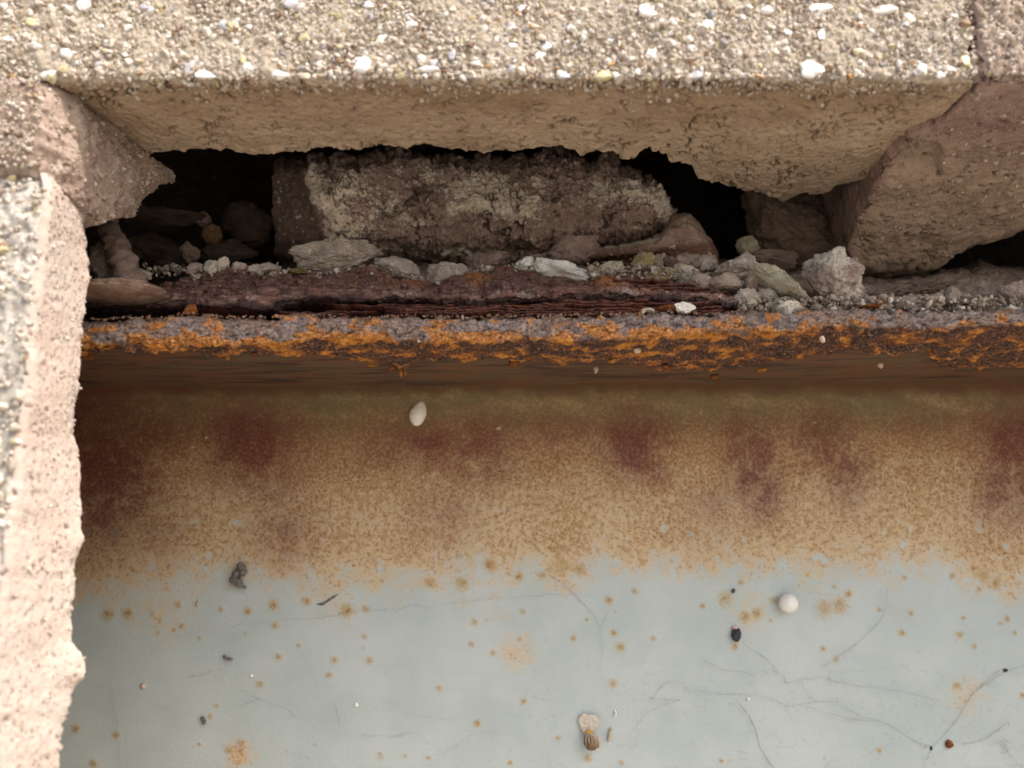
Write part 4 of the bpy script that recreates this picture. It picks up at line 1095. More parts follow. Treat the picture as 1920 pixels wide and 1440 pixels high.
# ------------------------------------------------------------------ inside the gap: mortar block, dirt, rubble
m_bgrit = grit_mat('block_grit', [(0, (0.30, 0.215, 0.175)), (0.4, (0.22, 0.155, 0.125)), (0.65, (0.38, 0.295, 0.24)), (0.88, (0.60, 0.51, 0.41))])
def mortar_block():
    top = curve([(505, 312), (530, 300), (560, 302), (600, 296), (680, 290), (750, 282), (800, 286), (860, 290), (920, 296), (1000, 290), (1040, 282), (1080, 284), (1110, 296), (1150, 298), (1185, 322), (1215, 326), (1240, 345), (1258, 372), (1275, 400)])
    bot = curve([(505, 470), (540, 478), (600, 470), (640, 462), (680, 462), (740, 488), (820, 492), (900, 494), (980, 490), (1060, 482), (1120, 466), (1180, 452), (1250, 430), (1275, 415)])
    pxs = np.concatenate([np.linspace(513, 612, 90), np.linspace(613, 1262, 430), np.full(14, 1263) + np.linspace(0, 6, 14)])
    n = len(pxs)
    XK = [480, 513, 540, 575, 592, 610, 700, 760, 860, 1000, 1100, 1180, 1230, 1255, 1270]
    YK = [264, 258, 253, 247, 240, 238, 241, 247.5, 248.5, 245, 246, 243, 245, 252, 264]
    na, nf, nb = 24, 190, 24
    yt = top(pxs) + fbm(np.stack([pxs, pxs * 0, pxs * 0], -1) / 40, 4, 0.62) * 24
    yb = bot(pxs) + fbm(np.stack([pxs, pxs * 0 + 5, pxs * 0], -1) / 30, 4, 0.6) * 12
    t = np.linspace(0, 1, nf)
    PY = yt[:, None] + (yb - yt)[:, None] * t
    prof = 10 * np.clip(1 - t / 0.16, 0, 1) ** 2 + 7 * np.clip((t - 0.80) / 0.2, 0, 1) ** 2 - 2.5 * np.sin(np.pi * t)
    skew = (np.broadcast_to(pxs[:, None], PY.shape) - (PY - 385) * 0.30 * np.clip((760 - pxs) / 130, 0, 1)[:, None])
    Yd = np.interp(skew, XK, YK) + prof[None]
    # hollow under the middle, a rounded knob at 800,380, an undercut below
    PX = np.broadcast_to(pxs[:, None], PY.shape)
    g = lambda cx, cy, sx, sy: np.exp(-((PX - cx) / sx) ** 2 - ((PY - cy) / sy) ** 2)
    Yd = Yd + 7 * sstep(PY, 440, 475) * sstep(PX, 690, 760) - 3.5 * g(800, 395, 26, 32) + 4.5 * np.exp(-(((PX - 772) + (PY - 372) * 0.9) / 9) ** 2) * sstep(-np.abs(PY - 368), -34, -10)
    Yd = Yd - 2.5 * g(650, 400, 50, 50) - 2.0 * g(940, 385, 70, 30) + 2.5 * sstep(PY - 12 * np.sin(PX / 40), 408, 424) * sstep(PX, 690, 730) * sstep(-PX, -1040, -980)
    Yd = Yd - 3.0 * g(1200, 400, 60, 38) + 2.0 * g(1060, 330, 25, 40) + 2.5 * g(1120, 350, 12, 30) + 3 * sstep(PY, 432, 446) * sstep(PX, 1080, 1110)
    P = at(PX, PY, Yd)
    K = np.zeros((n, na + nf + nb, 3))
    ta = np.linspace(1, 0.05, na)[:, None]
    K[:, na:na + nf] = P
    K[:, :na] = P[:, :1] + np.stack([0 * ta, ta * 45, ta * 3], -1).reshape(1, na, 3)
    tb = np.linspace(0.05, 1, nb)[:, None]
    K[:, na + nf:] = P[:, -1:] + np.stack([0 * tb, tb * 40, -tb * 3], -1).reshape(1, nb, 3)
    Nn = grid_normals(K)
    if Nn[n // 2, na + nf // 2, 1] > 0: Nn = -Nn
    lf = np.zeros((n, na + nf + nb)); lf[:, na:na + nf] = sstep(-skew, -590, -580); lf[:, :na] = lf[:, na:na + 1]; lf[:, na + nf:] = lf[:, na + nf - 1:na + nf]  # left face darkened in colour, as it turns from the light
    d = fbm(K / 12 + 2, 3) * 2.6 + fbm(K / 5.5 + 22, 3) * 1.8 + fbm(K / 2.2 + 12, 4, 0.65) * 1.7 + fbm(K / 0.9 + 31, 2) * 0.5
    cre = sstep(1 - np.abs(2.3 * fbm(K / 8 + 8, 4, 0.6)), 0.80, 0.97) * sstep(perlin(K / 12 + 5), -0.15, 0.2)
    cre *= 1 - lf
    d = d * (1 - 0.5 * lf) - cre * 3.0
    white = np.zeros((n, na + nf + nb)); rusty = white.copy()
    px, py = pix(K)
    for cx, cy, sx, sy, a in [(585, 335, 22, 26, .75), (600, 365, 22, 30, .75), (655, 350, 40, 26, .7), (630, 400, 28, 45, .8), (640, 445, 32, 22, .85), (680, 420, 38, 30, .45), (700, 385, 35, 30, .3), (900, 350, 60, 32, .78), (945, 380, 55, 26, .85),
                              (880, 385, 40, 14, .8), (980, 400, 30, 22, .6), (1130, 358, 26, 20, .8), (1165, 365, 22, 16, .5), (1200, 362, 34, 20, .85), (1240, 370, 26, 30, .8), (1258, 400, 12, 32, .8), (735, 385, 26, 20, .5),
                              (755, 410, 20, 18, .5), (785, 418, 12, 8, .7), (845, 395, 14, 12, .5), (740, 330, 20, 16, .3), (805, 330, 18, 14, .4), (850, 470, 30, 8, .6), (900, 474, 60, 7, .55), (1010, 345, 16, 16, .5), (1000, 450, 10, 8, .5)]:
        white = np.maximum(white, a * np.exp(-((px - cx) / sx) ** 2 - ((py - cy) / sy) ** 2))
    white = white
    for cx, cy, sx, sy, a in [(860, 478, 90, 14, .6), (980, 460, 60, 20, .5), (1150, 440, 80, 14, .4), (1180, 400, 50, 20, .2)]:
        rusty = np.maximum(rusty, a * np.exp(-((px - cx) / sx) ** 2 - ((py - cy) / sy) ** 2))
    K = K + Nn * d[..., None]
    o = grid_obj('mortar_block', K, m_block, None, {'white': white * (1 - 0.8 * cre) * (1 - lf), 'rusty': rusty, 'crevice': cre, 'left_shade': lf})
    surf_grains(K[90:, na:na + nf], 2600, 0.22, 0.08, 0.8, m_bgrit, o, 621)
    tag(o, 'long dark brown mortar lump streaked with white bloom inside the gap', 'mortar lump')
mortar_block()

def ledge():
    """the wedge of rust-stained bedding under the right end of the mortar lump"""
    top = curve([(1040, 478), (1100, 470), (1160, 462), (1210, 452), (1240, 436), (1262, 405), (1290, 398), (1310, 418), (1330, 448), (1348, 476)])
    pxs = np.linspace(1045, 1347, 260); n = len(pxs)
    bot = np.full(n, 497.0)
    nf = 90; t = np.linspace(0, 1, nf)
    yt = top(pxs) + fbm(np.stack([pxs, pxs * 0, pxs * 0 + 2], -1) / 14, 3) * 4
    PY = yt[:, None] + (bot - yt)[:, None] * t
    PX = np.broadcast_to(pxs[:, None], PY.shape)
    Yd = 239 + 9 * np.clip(1 - t / 0.3, 0, 1)[None] ** 2 + 8 * sstep(t, 0.45, 0.75)[None] * sstep(-pxs, -1290, -1200)[:, None] + np.abs(pxs[:, None] - 1290) * 0.03
    P = at(PX, PY, Yd)
    ta = np.linspace(1, 0.05, 14)[:, None]
    K = np.concatenate([P[:, :1] + np.stack([0 * ta, ta * 30, 0 * ta], -1).reshape(1, 14, 3), P], 1)
    N = grid_normals(K)
    if N[n // 2, 50, 1] > 0: N = -N
    d = fbm(K / (12, 4, 3) + 2, 4, 0.6) * 1.3 + fbm(K / 2 + 7, 3) * 0.6
    px, py = pix(K)
    white = 0.7 * np.exp(-((py - (472 - (px - 1040) * 0.12)) / 7) ** 2) * sstep(-px, -1250, -1200)
    rusty = sstep(py - (470 - (px - 1040) * 0.09), 4, 16) * 0.9
    K = K + N * d[..., None]
    o = grid_obj('mortar_wedge', K, m_block, None, {'white': white, 'rusty': rusty})
    tag(o, 'rust-stained wedge of bedding mortar under the right end of the long dark lump', 'mortar lump')
ledge()

def bed():
    pxs = np.linspace(130, 2050, 640); n = len(pxs)
    fy = curve([(100, 540), (300, 530), (400, 508), (640, 508), (760, 520), (870, 512), (960, 505), (1100, 520), (1250, 520), (1330, 535), (1372, 560), (1392, 590), (2100, 590)])
    fY = curve([(100, 226), (1330, 226), (1372, 216), (1395, 206), (2100, 206)])
    by = curve([(100, 470), (200, 480), (300, 500), (520, 496), (600, 478), (690, 472), (760, 492), (1000, 490), (1340, 480), (1400, 500), (1500, 505), (1640, 525), (1750, 512), (1840, 492), (1930, 505), (2100, 500)])
    nt = 80; t = np.linspace(0, 1, nt)
    a = at(pxs, fy(pxs), fY(pxs)); b = at(pxs, by(pxs), 268)
    P = a[:, None] + (b - a)[:, None] * (t ** 1.0)[None, :, None]
    P[..., 2] += (np.sin(np.pi * t) * 3.0)[None] * sstep(pxs, 1350, 1420)[:, None]
    low = np.zeros((n, 8, 3)); low[:] = a[:, None]; low[..., 2] -= np.linspace(1, 0.1, 8)[None] * np.where(pxs > 1374, 1.0, 9.0)[:, None]; low[..., 1] += 1.5
    back = np.zeros((n, 8, 3)); back[:] = b[:, None]; back[..., 1] += np.linspace(4, 52, 8)[None]; back[..., 2] += np.linspace(0, 3, 8)[None]
    P = np.concatenate([low, P, back], 1)
    P[..., 2] += fbm(P / 9, 4, 0.6) * 2.4 + fbm(P / 2.5 + 5, 3, 0.6) * 0.9
    P[..., 1] += fbm(P / 5 + 50, 3) * 1.2
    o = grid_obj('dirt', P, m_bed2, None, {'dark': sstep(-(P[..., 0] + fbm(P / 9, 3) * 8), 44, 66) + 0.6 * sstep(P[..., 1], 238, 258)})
    tag(o, 'crumbled mortar and dirt packed along the floor of the gap', kind='stuff')
def bed_mat():
    M = Mat('packed_dirt', 0.95, 0.12)
    n1 = M.noise(6, 5, 0.65); n2 = M.noise(1.2, 5, 0.72)
    c = M.mix(M.smooth(n1, 0.38, 0.62), (0.34, 0.26, 0.205), (0.25, 0.185, 0.145))
    c = M.mix(M.smooth(n2, 0.58, 0.72, 0, 0.7), c, (0.46, 0.38, 0.31))
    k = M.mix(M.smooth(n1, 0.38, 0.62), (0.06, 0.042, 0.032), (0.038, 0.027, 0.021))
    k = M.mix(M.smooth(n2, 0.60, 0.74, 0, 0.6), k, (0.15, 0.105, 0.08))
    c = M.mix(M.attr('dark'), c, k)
    c = M.mix(M.smooth(n2, 0.45, 0.30, 0, 0.7), c, (0.03, 0.021, 0.017))
    M.color(c); M.bump(n2, 0.9)
    return M.m
m_bed2 = bed_mat()
bed()

G = 'loose mortar rubble in the gap'
# px, py, width, height, depth, material, seed, spin, flatness, label
ROCKS = [
    (632, 486, 165, 62, 229, 'grey', 101, -0.10, .8, 'broad grey-brown mortar hump below the left end of the long lump'),
    (745, 503, 92, 42, 226, 'grey', 102, 0.22, .75, 'grey wedge of mortar just right of the broad hump'),
    (840, 513, 84, 44, 225, 'grey', 103, 0.0, .7, 'small grey peaked mortar chunk above the orange rust patch'),
    (915, 492, 92, 36, 230, 'brown', 104, -0.1, .8, 'low brown crumb of mortar left of the white pieces'),
    (984, 494, 42, 26, 223, 'white', 105, 0.0, .8, 'small rounded white mortar lump left of the long white slab'),
    (1052, 508, 108, 38, 222, 'white', 106, 0.20, .62, 'long cream-white mortar slab lying on the rust'),
    (1075, 470, 92, 60, 226, 'brown', 107, 0.12, .82, 'dark rounded mortar lump leaning on the wall above the white slab'),
    (1136, 512, 74, 36, 222, 'green', 108, -0.2, .7, 'pale greenish crumbly mortar right of the white slab'),
    (1007, 483, 22, 14, 224, 'brown', 109, 0.0, .8, 'tiny brown crumb resting behind the white lumps'),
    (1148, 500, 40, 20, 226, 'taupe', 140, 0.1, .8, 'flat taupe crumb behind the greenish mortar'),
    (1206, 493, 44, 36, 228, 'yellow', 110, 0.1, .8, 'yellowish square mortar crumb under the rusty wedge'),
    (1238, 490, 36, 30, 231, 'taupe', 111, 0.2, .75, 'taupe crumb just right of the yellowish one'),
    (1262, 494, 40, 24, 229, 'brown', 112, 0.5, .7, 'brown angular crumb tilted behind the cream piece'),
    (1288, 490, 48, 32, 231, 'taupe', 113, 0.0, .8, 'rounded taupe lump behind the cream piece'),
    (1284, 512, 58, 34, 222, 'pale', 114, 0.25, .75, 'cream angular chip with a bright flat face'),
    (1238, 516, 62, 28, 221, 'yellow', 115, 0.1, .75, 'crumbly yellow-grey piece left of the cream chip'),
    (1324, 493, 46, 34, 227, 'grey', 116, -0.1, .75, 'grey crumb under the tip of the rusty wedge'),
    (1380, 500, 76, 44, 221, 'grey', 117, -0.25, .72, 'grey angular mortar piece left of the leaning slab'),
    (1362, 528, 60, 34, 215, 'taupe', 118, 0.12, .8, 'smooth taupe lump above the end of the rust sheets'),
    (1315, 530, 44, 28, 217, 'taupe', 119, 0.1, .75, 'small taupe crumb above the reddish rust sheets'),
    (1412, 532, 30, 42, 214, 'taupe', 120, 0.25, .85, 'upright taupe pebble left of the leaning slab'),
    (1398, 568, 56, 46, 208, 'grey', 121, -0.15, .72, 'grey crumb with a pale corner at the end of the rust sheets'),
    (1440, 560, 44, 36, 210, 'taupe', 122, 0.3, .75, 'dusky taupe crumb below the leaning slab'),
    (1462, 572, 50, 30, 209, 'green', 123, 0.1, .7, 'pale crumb tucked under the leaning slab'),
    (1482, 578, 60, 24, 205, 'pale', 124, 0.05, .7, 'flat cream crumb on the flange edge under the slab'),
    (1471, 537, 148, 34, 209, 'green', 125, 0.62, .62, 'long pale lichen-green slab leaning down to the right'),
    (1568, 523, 126, 96, 211, 'patchy', 126, 0.42, .82, 'largest pale rounded rock with a brown patch on the flange'),
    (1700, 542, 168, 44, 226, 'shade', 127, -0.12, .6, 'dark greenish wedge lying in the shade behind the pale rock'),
    (1738, 574, 96, 30, 209, 'pink', 128, -0.05, .65, 'flat pinkish mortar chip on the flange right of centre'),
    (1788, 560, 46, 46, 213, 'pink', 129, 0.1, .85, 'rounded pinkish lump standing beside the flat chip'),
    (1710, 566, 50, 28, 214, 'taupe', 130, 0.2, .75, 'taupe crumb behind the flat pinkish chip'),
    (1902, 548, 56, 48, 212, 'taupe', 131, 0.1, .85, 'dusty round lump at the right edge of the gap'),
    (1832, 578, 44, 20, 210, 'brown', 132, 0.0, .75, 'low brown crumb between the rounded lumps'),
    (1645, 566, 30, 24, 214, 'rust', 133, 0.0, .8, 'dark red rust knob right of the largest pale rock'),
    (196, 492, 52, 88, 218, 'pale', 134, 0.08, .85, 'tall cream mortar stub beside the left block'),
    (268, 516, 34, 18, 220, 'pale', 135, 0.1, .75, 'pale crumb left of the dark dirt heap'),
    (365, 503, 38, 22, 222, 'taupe', 136, -0.2, .75, 'pale brown crumb at the foot of the dark heap'),
    (398, 502, 32, 34, 221, 'pale', 137, 0.3, .7, 'knobbly pale crumb at the left of the crumb row'),
    (418, 496, 22, 30, 220, 'pale', 138, 0.3, .8, 'upright pale crumb in the crumb row'),
    (448, 504, 34, 22, 222, 'taupe', 139, 0.0, .8, 'rounded taupe crumb in the middle of the crumb row'),
    (480, 505, 30, 20, 221, 'grey', 141, 0.2, .75, 'grey crumb right of the crumb row'),
    (508, 502, 38, 20, 222, 'grey', 142, 0.0, .8, 'low grey crumb before the broad hump'),
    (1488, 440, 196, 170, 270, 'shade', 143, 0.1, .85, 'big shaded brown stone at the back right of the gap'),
    (1408, 462, 52, 40, 252, 'green', 144, 0.5, .75, 'greenish chip at the foot of the big shaded stone'),
    (1446, 488, 90, 30, 246, 'brown', 145, 0.1, .7, 'low brown ridge before the big shaded stone'),
    (1258, 580, 62, 12, 204, 'rust', 146, -0.1, .7, 'dark flat rust chip on the flange edge left of the white chip'),
    (1283, 579, 40, 22, 203, 'white', 147, 0.25, .7, 'bright white chip standing on the flange edge'),
    (1216, 583, 26, 12, 203, 'pale', 148, 0.0, .8, 'small pale crumb on the flange edge left of the rust chip'),
    (1622, 576, 72, 12, 204, 'rust', 149, -0.08, .6, 'thin red rust flake under the largest pale rock'),
    (358, 582, 26, 22, 203, 'rust', 150, 0.2, .75, 'small glossy rust knob on the left of the flange edge'),
]
for i, (px, py, w_, h_, Y, mt, seed, spin, flat, label) in enumerate(ROCKS):
    big_ = max(w_, h_) > 118
    cat = 'stone' if mt not in ('rust',) else 'rust chip'
    dep = None
    if h_ < w_ * 0.5: dep = mm_per_px(py, Y) * w_ * 0.3
    lump('mortar_chunk' if cat == 'stone' else 'rust_chip', px, py, w_ * 1.06, h_ * 1.08, Y, LUMP[mt], seed, None, 5 if big_ else 4, 13, 0.16, flat * 0.88, -spin, dep, label, cat, G if cat == 'stone' else None)

# dark heap at the left of the cavity
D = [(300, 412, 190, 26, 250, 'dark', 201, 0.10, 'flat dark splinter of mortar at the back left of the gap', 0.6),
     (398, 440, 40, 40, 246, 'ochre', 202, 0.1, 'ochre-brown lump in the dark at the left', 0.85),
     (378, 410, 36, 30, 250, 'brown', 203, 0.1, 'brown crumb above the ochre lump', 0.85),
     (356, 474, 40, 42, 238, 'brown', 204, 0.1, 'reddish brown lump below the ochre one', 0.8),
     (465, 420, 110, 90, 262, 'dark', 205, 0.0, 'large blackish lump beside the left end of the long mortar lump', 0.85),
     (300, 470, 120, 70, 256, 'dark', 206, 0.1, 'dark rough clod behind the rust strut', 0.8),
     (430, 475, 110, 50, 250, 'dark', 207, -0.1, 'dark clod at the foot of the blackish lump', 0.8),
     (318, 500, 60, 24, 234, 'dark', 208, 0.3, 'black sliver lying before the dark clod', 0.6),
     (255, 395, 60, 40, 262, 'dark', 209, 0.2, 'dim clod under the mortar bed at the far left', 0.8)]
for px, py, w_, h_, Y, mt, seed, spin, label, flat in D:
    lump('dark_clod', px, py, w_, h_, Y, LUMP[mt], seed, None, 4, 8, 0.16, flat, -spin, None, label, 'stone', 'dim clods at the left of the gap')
for i, (px, py, w_, h_) in enumerate([(545, 505, 22, 12), (562, 508, 28, 12), (580, 504, 16, 9)]):
    pass
o = lump('moss_tuft', 560, 508, 38, 14, 221, m_moss, 215, None, 3, 3, 0.25, 0.9, 0, None, 'dry yellow moss tuft on the rust slab below the broad hump', 'moss')

# crumbs
r = np.random.default_rng(77)
def scatter(n, pxr, yfun, Yfun, size, mat, name, label, seed):
    px = r.uniform(*pxr, n); py = yfun(px, n); Y = Yfun(px, n)
    p = at(px, py, Y)
    o = grains(name, p, np.clip(r.lognormal(math.log(size * 0.62), 0.6, n), size * 0.2, size * 2.6), mat, None, seed, (0.4, 1.3), 0)
    tag(o, label, kind='stuff')
scatter(1500, (1376, 1930), lambda x, n: r.uniform(556, 590, n), lambda x, n: r.uniform(202.5, 212, n), 0.62, m_crumb, 'mortar_crumbs', 'fine mortar crumbs heaped along the right of the flange edge', 81)
scatter(1300, (1100, 1420), lambda x, n: np.interp(x, [1100, 1250, 1400], [514, 518, 545]) + r.normal(0, 10, n), lambda x, n: r.uniform(216, 228, n), 0.62, m_crumb, 'mortar_crumbs', 'fine mortar crumbs between the rubble in the middle', 82)
scatter(900, (350, 1100), lambda x, n: ub_px(x) - 2 + r.normal(0, 4, n), lambda x, n: r.uniform(222, 226, n), 0.55, m_crumb, 'mortar_crumbs', 'fine crumbs along the back of the rust slab', 83)
scatter(260, (230, 520), lambda x, n: 506 + r.normal(0, 6, n), lambda x, n: r.uniform(220, 230, n), 0.6, m_crumb, 'mortar_crumbs', 'fine crumbs before the dark heap at the left', 84)
scatter(700, (170, 1400), lambda x, n: et_px(x) - 1 + r.normal(0, 1.5, n), lambda x, n: r.uniform(200.0, 203, n), 0.30, m_rustcrumb, 'rust_crumbs', 'rust grains along the top of the flange edge', 85)
scatter(160, (330, 1350), lambda x, n: ub_px(x) + r.uniform(6, 40, n), lambda x, n: 224 - r.uniform(2, 12, n), 0.22, m_crumb, 'dust_specks', 'pale dust specks on the rust slab', 86)

# ------------------------------------------------------------------ small things stuck to the web
def on_web(px, py, off=0.0): return at(px, py, YW - off)
KW = lambda py: mm_per_px(py, YW)
def small_lump(name, px, py, w_, h_, mat, seed, label, cat, spin=0.0, sub=2, rough=0.15, flat=0.8, dep=None, Y=None, cuts=5, group=None):
    k = KW(py); d = dep or min(w_, h_) * k * 0.4
    return lump(name, px, py, w_, h_, (Y or YW) - d * 0.7, mat, seed, None, sub, cuts, rough, flat, -spin, d, label, cat, group)

# silk ball
k = KW(1130)
V, Fc = ico(4); V = V * (17.5 * k, 15 * k, 17.5 * k)
V = V * (1 + 0.04 * fbm(V / 1.6, 3) + 0.012 * perlin(V / 0.35))[:, None]
p = on_web(1478, 1131, 15 * k)
o = link('silk_ball', raw_mesh('silk_ball', V, Fc, m_silk), None, p); tag(o, 'white round silk ball stuck on the grey paint at the right', 'egg sac')
# silk drop
k = KW(773)
t = np.linspace(0, 1, 40); rad = np.interp(t, [0, .05, .2, .4, .6, .8, .95, 1], [0.3, 6.5, 12.5, 16, 15, 10, 4, 0.6])
an = np.linspace(0, 2 * np.pi, 25)
P = np.stack([rad[:, None] * np.cos(an) + (8 * t ** 2)[:, None] - 2, rad[:, None] * np.sin(an) * 0.8, (t[:, None] - 0.5) * 50 + 0 * an], -1) * k
P = P * (1 + 0.03 * fbm(P / 1.5, 2))[..., None]
o = grid_obj('silk_drop', P + on_web(784, 774, 13 * k), m_silk); tag(o, 'white drop-shaped cocoon hanging in the dark corner under the flange', 'cocoon')

# dried seed head with a petal
sh = root('dried_seed_head', on_web(1106, 1388, 0), 'dry brown bristly seed head with a pale petal at the bottom centre', 'seed head')
k = KW(1388)
lump('seed_body', 1109, 1390, 29, 31, YW - 13 * k, m_bur, 301, sh, 4, 0, 0.10, 1.0, 0.1, 13 * k)
lump('yellow_tuft', 1104, 1373, 17, 9, YW - 13 * k, m_tuft, 302, sh, 3, 2, 0.25, .9, 0.1, 7 * k)
rb = np.random.default_rng(9)
for i in range(22):
    a = rb.uniform(-1.1, 1.1); x0 = 1107 + 6 * math.sin(a); x1 = 1110 + 14.5 * math.sin(a) + 2
    b = [at(x0, 1375, YW - 19 * k), at((x0 * .35 + x1 * .65) + 3 * math.sin(a), 1386, YW - (16 + 11.5 * math.cos(a)) * k), at(x1, 1398 + 7 * math.cos(a), YW - (15 + 4 * math.cos(a)) * k)]
    pp = smooth_path(b, 8); V, Fq = tube_mesh('b', pp, np.linspace(1.0, 0.35, 8) * k, None, 4)
    c0 = pp.mean(0); link('bristle', raw_mesh('bristle', V - c0, Fq, m_bristle if i % 3 else m_bur), sh, c0)
def petal():
    ang = np.linspace(0, 2 * np.pi, 61); rr = np.linspace(0, 1, 10)
    R0 = 19 * (1 + 0.12 * np.sin(3 * ang + .6) + 0.12 * fbm(np.stack([np.cos(ang) * 2, np.sin(ang) * 2, ang * 0], -1), 3))
    ox = 1103 + rr[None] * R0[:, None] * np.cos(ang)[:, None]; oy = 1356 - rr[None] * R0[:, None] * np.sin(ang)[:, None] * 1.02
    Yv = YW - (7 + 5 * np.cos(ang)[:, None] * rr[None] * 0.6 + 2.5 * fbm(np.stack([ox / 12, oy / 12, ox * 0], -1), 3)) * k
    T = at(ox, oy, Yv); B = at(ox, oy, Yv + 1.8 * k)
    return grid_obj('petal', np.concatenate([T, B[:, ::-1]], 1), m_petal, sh)
petal()

def lint(px_path, wid, seed, label, mat=m_lint, name='lint_clump'):
    k = KW(px_path[0][1])
    pts = smooth_path([at(a, b, YW - wid * 0.55 * k) for a, b in px_path], 70)
    rad = wid * 0.5 * k * np.interp(np.linspace(0, 1, 70), [0, .12, .35, .5, .65, .85, 1], [.35, .8, 1, .72, 1, .75, .2])
    ph = np.linspace(0, 40, 70); rad = rad * (1 + 0.22 * np.sin(ph))
    V, Fq = tube_mesh('l', pts, rad, None, 14, 0.5 * wid * k * 0.3, seed)
    c0 = pts.mean(0)
    o = link(name, raw_mesh(name, V - c0, Fq, mat), None, c0); tag(o, label, 'debris'); return o
lint([(447, 1056), (452, 1064), (455, 1071), (444, 1074), (440, 1086), (449, 1094), (462, 1102)], 17, 3, 'curled grey lint clump on the left of the stained web')
lint([(377, 1344), (381, 1350), (384, 1358)], 8, 4, 'small dark grey twist of lint low on the left of the web')
lint([(418, 1229), (425, 1234), (437, 1236)], 6, 5, 'thin grey lint scrap below the curled clump')
lint([(594, 1133), (606, 1132), (618, 1124), (634, 1114)], 5, 6, 'thin dark twig bit just under the edge of the rust stain')
lint([(1374, 1112), (1377, 1104)], 7, 7, 'dark upright fleck above the yellow stain left of the silk ball')
small_lump('dark_pellet', 1380, 1191, 19, 25, m_bug, 311, 'black pellet with a pale cap left of the silk ball', 'pellet', 0, 4, 0.25, .85)
small_lump('pale_crumb', 1379, 1178, 14, 9, m_chip, 312, 'pale crumb perched on the black pellet', 'crumb', 0.2)
small_lump('dark_pellet', 1886, 1257, 9, 7, m_bug, 313, 'small black pellet near the right edge of the web', 'pellet')
small_lump('dark_pellet', 1746, 1403, 6, 8, m_bug, 314, 'small black speck low on the right beside the rust nodule', 'pellet')
small_lump('rust_nodule', 1780, 1395, 14, 15, LUMP['rust'], 315, 'dark rust nodule in a yellow halo low on the right', 'rust chip')
small_lump('pink_chip', 268, 1286, 10, 12, m_chip, 316, 'small pink chip low on the left near the block', 'chip')
small_lump('white_fleck', 668, 1321, 7, 9, m_silk, 317, 'tiny white fleck on the clean paint left of centre', 'fleck')
small_lump('white_fleck', 471, 1267, 7, 6, m_silk, 318, 'tiny white fleck below the lint scrap', 'fleck')
small_lump('white_fleck', 1403, 1311, 6, 7, m_silk, 319, 'tiny white fleck beside the dark thread', 'fleck')
small_lump('tan_chip', 370, 1132, 6, 12, m_straw, 320, 'tiny tan sliver under the rust edge on the left', 'chip')
for px, py, w_, h_, label in [(1118, 693, 9, 15, 'pale splinter hanging under the flange right of centre'), (1541, 637, 10, 14, 'pale chip caught on the rusty flange edge at the right'), (1195, 657, 14, 13, 'pale chip stuck to the orange crust'),
                              (1652, 685, 11, 13, 'cream chip on the brown underside at the right'), (976, 745, 7, 8, 'tiny cream chip in the corner under the flange'), (1395, 758, 7, 8, 'tiny cream chip high on the right of the web'),
                              (373, 738, 7, 5, 'tiny pale fleck high on the left of the dark web'), (386, 820, 6, 7, 'tiny pale fleck on the dark stain at the left'), (360, 838, 7, 5, 'tiny pale fleck beside the dark stain'),
                              (935, 802, 10, 8, 'tiny whitish tuft above the brown stain in the middle'), (1528, 792, 6, 4, 'tiny white fleck above the purple stain'), (785, 640, 5, 6, 'tiny pale fleck on the orange crust')]:
    yy = YW - 0.3 if py > 735 else (232 if py > 670 else (205 if py < 645 else 212))
    if py <= 735:
        p = at_z(px, py, 45.6); yy = float(np.clip(p[1], 200.2, 275))
    o = lump('pale_chip', px, py, w_, h_, yy, m_chip if w_ > 8 else m_straw, 400 + px, None, 1, 5, 0.2, .75, 0.2, None, label, 'chip')
def splinter(pts, wid, mat, label, name='straw_bit'):
    k = KW(pts[0][1])
    pp = smooth_path([at(a, b, YW - wid * 0.6 * k) for a, b in pts], 16)
    V, Fq = tube_mesh('s', pp, np.array([.4] + [1] * 14 + [.3]) * wid * 0.5 * k, None, 6)
    c0 = pp.mean(0); o = link(name, raw_mesh(name, V - c0, Fq, mat), None, c0); tag(o, label, 'straw bit')
splinter([(1146, 1364), (1143, 1376), (1141, 1390)], 5, m_straw, 'small tan straw bit right of the seed head')
splinter([(1152, 1331), (1155, 1336), (1153, 1343)], 3.5, m_silk, 'tiny white curl above the straw bit')

